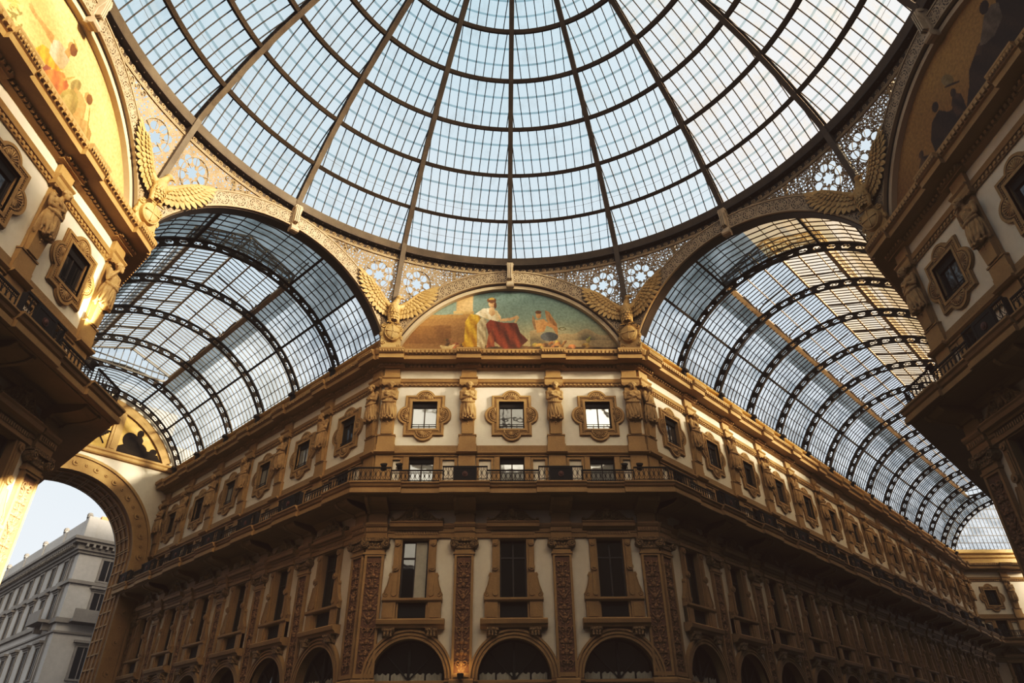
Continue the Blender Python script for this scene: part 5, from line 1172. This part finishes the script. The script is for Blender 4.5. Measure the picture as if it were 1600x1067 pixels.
for x0, x1 in ((-1.7, 1.7), (2.45, 6.25), (-6.25, -2.45)): q = MB(); q.plate(curved_panel(x0, x1), [], -.06, 0); pn.append(('gold_panel', q.mesh('gold_panel', M['gold'])))
br = MB(); br.tube([(-1.5, -.1, 25.0), (-.6, -.1, 25.1), (.3, -.1, 25.4), (1.0, -.1, 25.9), (1.5, -.1, 26.6)], .05, 5); br.tube([(-.9, -.1, 26.4), (.2, -.1, 26.3), (.9, -.1, 25.9), (1.4, -.1, 25.2)], .05, 5)
for k in range(20):
    t = k/19; x, z = -1.4+2.8*t, 25.0+1.5*t*t
    for sg in (-1, 1): br.ball((x-.1*sg, -.1, z+.2*sg), .2, (1.1, .12, .42), Matrix.Rotation(-.6-.5*sg, 3, 'Y'), 8)
def sil(sg): return [(sg*x, z) for x, z in ((2.5, 24.85), (2.5, 25.35), (2.9, 25.6), (3.1, 26.2), (3.5, 26.5), (3.75, 26.45), (3.7, 26.75), (3.9, 26.98), (4.15, 26.85), (4.12, 26.55), (4.3, 26.3), (4.25, 25.9), (4.6, 25.75), (4.8, 25.5), (5.2, 25.55), (5.4, 25.35), (5.7, 25.4), (5.9, 25.1), (6.2, 24.85))]
f1 = MB(); f1.plate(sil(1)[::-1], [], -.1, -.06); f1.plate(ell(3.95, 26.85, .26, .30), [], -.11, -.06); f1.plate(ell(3.35, 26.0, .62, .75, .5), [], -.105, -.06); f1.plate(ell(4.3, 25.75, .5, .22, -.5), [], -.105, -.06); f1.plate(ell(5.3, 25.55, .3, .28), [], -.105, -.06); f2 = MB(); f2.plate(sil(-1), [], -.1, -.06)
spawn([('stone_frame', s.mesh('gold_frame', M['ochre'])), pn[0][:2]+([('laurel_branch', br.mesh('laurel', M['silhouette']))], 'gold panel with a dark leafy branch'), pn[1][:2]+([('seated_silhouette', f1.mesh('silhouette_a', M['silhouette']))], 'gold panel with a dark seated figure'), pn[2][:2]+([('seated_silhouette', f2.mesh('silhouette_b', M['silhouette']))],)], 'gold_mosaic_lunette', EW, a, 'lunette of gold mosaic panels over the great archway', 'mosaic')
# ------------------------------------------------------------------ far end of the right arcade
w = MB(); loc = (ER[0], ER[1], 0)
struct('wall_far_end_right', wall_mesh('wall_far_end_right', [(0, 9, [2.55])]), loc, 0)
ph = 'on the far end wall of the long arcade'
for P, nm, lb, ct in ((P_Q, 'quatrefoil_window', 'dark quatrefoil window '+ph, 'window'), (P_T, 'tall_window', 'tall pedimented window '+ph, 'window'), (P_AT, 'attic_window', 'low attic window '+ph, 'window'), (P_AR, 'arched_window', 'round-headed shop window '+ph, 'shop window'), (P_RBA, 'balcony_railing', 'black iron railing '+ph, 'railing')):
    spawn(P, nm, (ER[0]+2.55, ER[1], 0), 0, lb, ct)
for x in (4.95,):
    spawn(P_P, 'pilaster', (ER[0]+x, ER[1], 0), 0, 'ochre pilaster '+ph, 'pilaster'); spawn(P_U, 'upper_pilaster', (ER[0]+x, ER[1], 0), 0, 'upper pilaster with statue '+ph, 'pilaster'); spawn(P_C[0], 'caryatid_statue', (ER[0]+x, ER[1], 0), 0, 'bearded stone statue '+ph, 'statue')
g = MB(); g.box(0, 13, .1, .3, 23.2, 25.1); gb = MB(); gb.box(0, 13, -.02, .1, 24.9, 25.15); gb.box(0, 13, 0, .1, 23.3, 23.6)
struct('wall_attic_far_end', g.mesh('far_attic', M['gilt']), loc, 0)
gl = MB(); gl.face([(0, .1, 25.1), (13, .1, 25.1), (13, .1, 31.5), (0, .1, 31.5)]); gr = MB()
for k in range(25): gr.beam((.5*k+.2, .05, 25.1), (.5*k+.2, .05, 31.5), .05, .06, (0, 1, 0))
for z in (25.9, 26.8, 27.8, 29, 30.2): gr.beam((0, .05, z), (13, .05, z), .06, .08, (0, 1, 0))
spawn([('glass', gl.mesh('screen_glass', M['vault_glass'], fix=False)), ('glazing_grid', gr.mesh('screen_bars', M['bar']))], 'end_glass_screen', loc, 0, 'glazed screen above the gilded attic at the far end of the long arcade', 'roof glazing')
# ------------------------------------------------------------------ the street behind the archway
BL, ba = face_at(1)
def building(x0, y0, LX, LY, label):
    r = link('street_building', None, None, BL, ba); tag(r, label, 'building', None, 'thing')
    b = MB(); b.box(x0, x0+LX, y0, y0+LY, 0, 25.0); link('facade', b.mesh('walls', M['grey']), r)
    p = MB(); p.box(x0-.1, x0+LX, y0-.1, y0+LY, 25.6, 28.1)
    for k in range(int(LY/8)): p.box(x0-.25, x0, y0+k*8-.2, y0+k*8+.9, 25.6, 28.2)
    for k in range(int(LX/8)): p.box(x0+k*8-.2, x0+k*8+.9, y0-.25, y0, 25.6, 28.2)
    link('parapet', p.mesh('parapet_wall', M['grey']), r)
    c = MB()
    for o, za, zb in ((1.25, 25.25, 25.6), (1.0, 24.95, 25.25), (.5, 24.3, 24.95), (.25, 24.0, 24.3)): c.box(x0-o, x0+LX, y0-o, y0+LY, za, zb)
    for k in range(int(LY/.7)): c.box(x0-1.0, x0-.4, y0+.2+k*.7, y0+.45+k*.7, 24.6, 24.95)
    for k in range(int(LX/.7)): c.box(x0+.2+k*.7, x0+.45+k*.7, y0-1.0, y0-.4, 24.6, 24.95)
    link('cornice', c.mesh('street_cornice', M['grey_trim']), r)
    t = MB()
    for z, h, o in ((20.75, .35, .3), (16.6, .5, .35), (15.6, .2, .2), (10.2, .5, .35)): t.box(x0-o, x0+LX, y0-o, y0+LY, z, z+h)
    link('belt_course', t.mesh('belts', M['grey_trim']), r)
    bl = MB(); bl.box(x0-1.5, x0, y0+1.5, y0+5.8, 16.7, 17.0); bl.box(x0-1.5, x0-1.35, y0+1.5, y0+5.8, 17.0, 18.0); bl.box(x0-.8, x0, y0+2, y0+2.5, 16, 16.7); bl.box(x0-.8, x0, y0+4.7, y0+5.2, 16, 16.7); bl.box(x0+1, x0+5.8, y0-1.4, y0, 16.7, 17.0); bl.box(x0+1, x0+5.8, y0-1.4, y0-1.25, 17.0, 18.0); link('balcony', bl.mesh('street_balcony', M['grey_trim']), r)
    rf = MB(); rf.extrude_x([(y0+.6, 28.0), (y0+8, 31.0), (y0+LY, 31.), (y0+LY, 28.)], x0+9, x0+LX); rf.box(x0+1.2, x0+LX, y0+.3, y0+5, 28.1, 28.6); link('roof', rf.mesh('tile_roof', M['tile']), r)
    for kx in range(int(LY/8)): 
        o = MB(); o.ball((x0-.1, y0+kx*8+.35, 28.4), .35, (1, 1, 1), n=8); o.box(x0-.35, x0+.15, y0+kx*8+.1, y0+kx*8+.6, 28.1, 28.3); link('finial', o.mesh('finial', M['grey_trim']), r)
    def win(face, u, z0, z1, hood):
        f = MB(); d = MB(); h = MB()
        def bx(mb, u0, u1, d0, d1, za, zb):
            if face == 'x': mb.box(x0+d0, x0+d1, u0, u1, za, zb)
            else: mb.box(u0, u1, y0+d0, y0+d1, za, zb)
        for sg in (-1, 1): bx(f, min(u+sg*.7, u+sg*.95), max(u+sg*.7, u+sg*.95), -.12, .05, z0, z1)
        bx(f, u-.95, u+.95, -.14, .05, z1, z1+.25); bx(f, u-1., u+1., -.2, .05, z0-.2, z0)
        if hood: bx(f, u-1.25, u+1.25, -.5, .05, z1+.4, z1+.65); bx(f, u-1.05, u+1.05, -.25, .05, z1+.2, z1+.4)
        bx(d, u-.7, u+.7, -.04, .0, z0, z1); bx(h, u-.05, u+.05, -.07, -.04, z0, z1)
        wd = link('window', f.mesh('street_window', M['grey_trim']), r); link('pane', d.mesh('street_pane', M['window']), wd); link('mullion', h.mesh('street_mullion', M['grey_trim']), wd)
    for k in range(14):
        s_ = 63.6+4.35*k
        if s_ > y0+LY-1: break
        win('x', s_, 21.35, 23.7, False); win('x', s_, 17.2, 20.0, True); win('x', s_, 11.3, 14.4, True)
    for k in range(4):
        win('y', x0+3.4+4.6*k, 21.35, 23.6, False); win('y', x0+3.4+4.6*k, 17.2, 20.0, True); win('y', x0+3.4+4.6*k, 11.3, 14.4, True)
    q = MB()
    for yy in (y0+1.8, y0+1.4): q.tube([(x0-.1, yy, 10), (x0-.1, yy, 24)], .05, 5)
    link('drainpipe', q.mesh('drainpipe', M['grey_trim']), r)
building(10., 60., 22., 64., 'pale grey corner building with bracketed cornice seen through the great archway')
# ------------------------------------------------------------------ floor, street and the rest of the octagon behind the camera, added light blockers
f = MB(); f.face([(-70, -30, 0), (80, -30, 0), (80, 90, 0), (-70, 90, 0)]); struct('floor', f.mesh('floor', M['floor'], fix=False))
nb = MB(); nb.box(9.2, 26, 34, 78, 0, 29.5); struct('arcade_sun_blocker', nb.mesh('arcade_blocker', M['grey']), (A*S2, A*S2, 0), -pi/4)  # added unseen block keeping low sun off the long arcade's end wall
nb = MB(); nb.box(20, 46, 26, 33, 0, 35); struct('street_sun_blocker', nb.mesh('street_blocker', M['grey']), BL, ba)  # added unseen block that shades the street building's front
f = MB(); f.face([(-220, -30, -.05), (-20, -30, -.05), (-20, 190, -.05), (-220, 190, -.05)]); struct('street', f.mesh('street', M['street'], fix=False))
for i, nm, zt in ((4, 'wall_south', 30.), (3, 'light_stop_southwest', 20.), (-3, 'light_stop_southeast', 30.)):  # unseen southwest and southeast sheets added across the arcade mouths to limit light
    loc, a = face_at(i); w = MB(); w.face([(-HW, .0, 0), (HW, 0, 0), (HW, 0, zt), (-HW, 0, zt)]); struct(nm, w.mesh(nm, M['dark_stone'], fix=False), loc, a)
    if i == 4: spawn(P_BAND, 'filigree_arch_band', loc, a, 'filigree arch band above the camera', 'arch', 'filigree arch bands of the octagon')
# small lamp at the foot of a pilaster
u = MB(); u.lathe([(.0, 0), (.12, 0), (.16, .2), (.14, .22)], 12, (-BAY/2-.02, A-.42, 5.82)); lz = MB(); lz.lathe([(0, .19), (.13, .19)], 12, (-BAY/2-.02, A-.42, 5.82))
o = link('uplighter', u.mesh('uplighter', M['iron'])); tag(o, 'small lit uplighter at the foot of the pilaster beside the middle shop window', 'lamp', None, 'thing'); l_ = link('lens', lz.mesh('uplighter_lens', M['lamp']), o)
# ------------------------------------------------------------------ light
def lamp(name, kind, loc, energy, col, aim=None, **kw):
    d = bpy.data.lights.new(name, kind); d.energy = energy; d.color = col
    for k, v in kw.items(): setattr(d, k, v)
    o = bpy.data.objects.new(name, d); COL.objects.link(o); o.location = loc
    if aim is not None: o.rotation_euler = (Vector(aim)-Vector(loc)).to_track_quat('-Z', 'Y').to_euler()
    return o
SUN = Vector((.93*cos(radians(SUN_EL)), -.37*cos(radians(SUN_EL)), sin(radians(SUN_EL)))).normalized()
lamp('low_sun', 'SUN', (40, -25, 40), SUN_E, (1., .79, .53), aim=Vector((40, -25, 40))-SUN, angle=radians(7))
lamp('uplighter_light', 'POINT', (-BAY/2-.02, A-.5, 6.1), 9, (1., .66, .3), shadow_soft_size=.1)
lx, la = at('near_left', 6.45, -1.25, 16.6); tx, _ = at('near_left', 6.5, -.1, 18.9)
lamp('floodlight_beam', 'SPOT', lx, 5000, (1., .80, .46), aim=tx, spot_size=radians(30), spot_blend=1., shadow_soft_size=.08)
lx, la = at('near_left', 7.5, 0, 8.1)
lamp('sun_patch_spot', 'SPOT', (12.5, -9, 12.), SPOT_E, (1., .88, .68), aim=lx, spot_size=radians(10), spot_blend=.12, shadow_soft_size=.25)  # added spot lamp standing in for the sun patch on the near wall
W = bpy.data.worlds.new('sky'); SC.world = W; W.use_nodes = True; nt = W.node_tree; nt.nodes.clear()
out = nt.nodes.new('ShaderNodeOutputWorld'); bg = nt.nodes.new('ShaderNodeBackground'); tc_ = nt.nodes.new('ShaderNodeTexCoord')
D = tc_.outputs['Generated']
def vdot(v):
    n = nt.nodes.new('ShaderNodeVectorMath'); n.operation = 'DOT_PRODUCT'; nt.links.new(D, n.inputs[0]); n.inputs[1].default_value = v; return n.outputs['Value']
side = mth(nt, 'MULTIPLY_ADD', vdot((.9, .05, -.15)), .55, .5)
base = ramp(nt, side, [(.12, SKY_L), (.5, SKY_M), (.88, SKY_R)])
nz = nt.nodes.new('ShaderNodeTexNoise'); nz.inputs['Scale'].default_value = 2.2; nz.inputs['Detail'].default_value = 5; nt.links.new(D, nz.inputs['Vector'])
cl = ramp(nt, nz.outputs[0], [(.42, (0, 0, 0)), (.72, (.55, .55, .55))])
mx = nt.nodes.new('ShaderNodeMix'); mx.data_type = 'RGBA'; nt.links.new(cl, mx.inputs[0]); nt.links.new(base, mx.inputs[6]); mx.inputs[7].default_value = (.86, .89, .93, 1)
lobe = mth(nt, 'POWER', mth(nt, 'MAXIMUM', vdot(tuple(Vector((.5, -.85, LOBE_Z)).normalized())), 0.), LOBE_P)
hz_ = nt.nodes.new('ShaderNodeMix'); hz_.data_type = 'RGBA'; nt.links.new(mth(nt, 'POWER', mth(nt, 'SUBTRACT', 1., mth(nt, 'MINIMUM', mth(nt, 'ABSOLUTE', mth(nt, 'MULTIPLY', vdot((0, 0, 1)), 1.15)), 1.)), .75), hz_.inputs[0]); nt.links.new(mx.outputs[2], hz_.inputs[6]); hz_.inputs[7].default_value = (.90, .93, .97, 1); mx = hz_
gl_ = nt.nodes.new('ShaderNodeMix'); gl_.data_type = 'RGBA'; gl_.blend_type = 'ADD'; nt.links.new(mth(nt, 'MULTIPLY', lobe, LOBE), gl_.inputs[0]); gl_.clamp_factor = False
nt.links.new(mx.outputs[2], gl_.inputs[6]); gl_.inputs[7].default_value = (1., .80, .54, 1)
nt.links.new(gl_.outputs[2], bg.inputs[0]); bg.inputs[1].default_value = SKY_E; nt.links.new(bg.outputs[0], out.inputs[0])
# ------------------------------------------------------------------ camera
cd = bpy.data.cameras.new('camera'); cam = bpy.data.objects.new('camera', cd); COL.objects.link(cam); SC.camera = cam
cd.sensor_width = 36; cd.lens = 1061.607/1600*36; cd.clip_end = 1000; cd.clip_start = .05
p_, y_, r_ = radians(32.66203), radians(1.709667), radians(-.731584)
fw = Vector((sin(y_)*cos(p_), cos(y_)*cos(p_), sin(p_))); rt = Vector((cos(y_), -sin(y_), 0)); up = rt.cross(fw)
r2 = rt*cos(r_)+up*sin(r_); u2 = -rt*sin(r_)+up*cos(r_)
cam.matrix_world = Matrix(((r2.x, u2.x, -fw.x, -.95977), (r2.y, u2.y, -fw.y, -16.93577), (r2.z, u2.z, -fw.z, 2.002486), (0, 0, 0, 1)))
SC.view_settings.view_transform = 'Standard'; SC.view_settings.look = 'None'; SC.view_settings.exposure = EXPO
SC.view_settings.use_curve_mapping = True; cm = SC.view_settings.curve_mapping; cm.black_level = BLACK; cv = cm.curves[3]
for px_, py_ in ((.012, .0085), (.03, .0175), (.06, .037), (.12, .088), (.25, .235), (.45, .47)): cv.points.new(px_, py_)
cm.update()
SC.cycles.max_bounces = 8; SC.cycles.diffuse_bounces = 2; SC.cycles.glossy_bounces = 2; SC.cycles.transparent_max_bounces = 24; SC.cycles.transmission_bounces = 4; SC.cycles.caustics_reflective = False; SC.cycles.caustics_refractive = False; SC.cycles.sample_clamp_indirect = 4
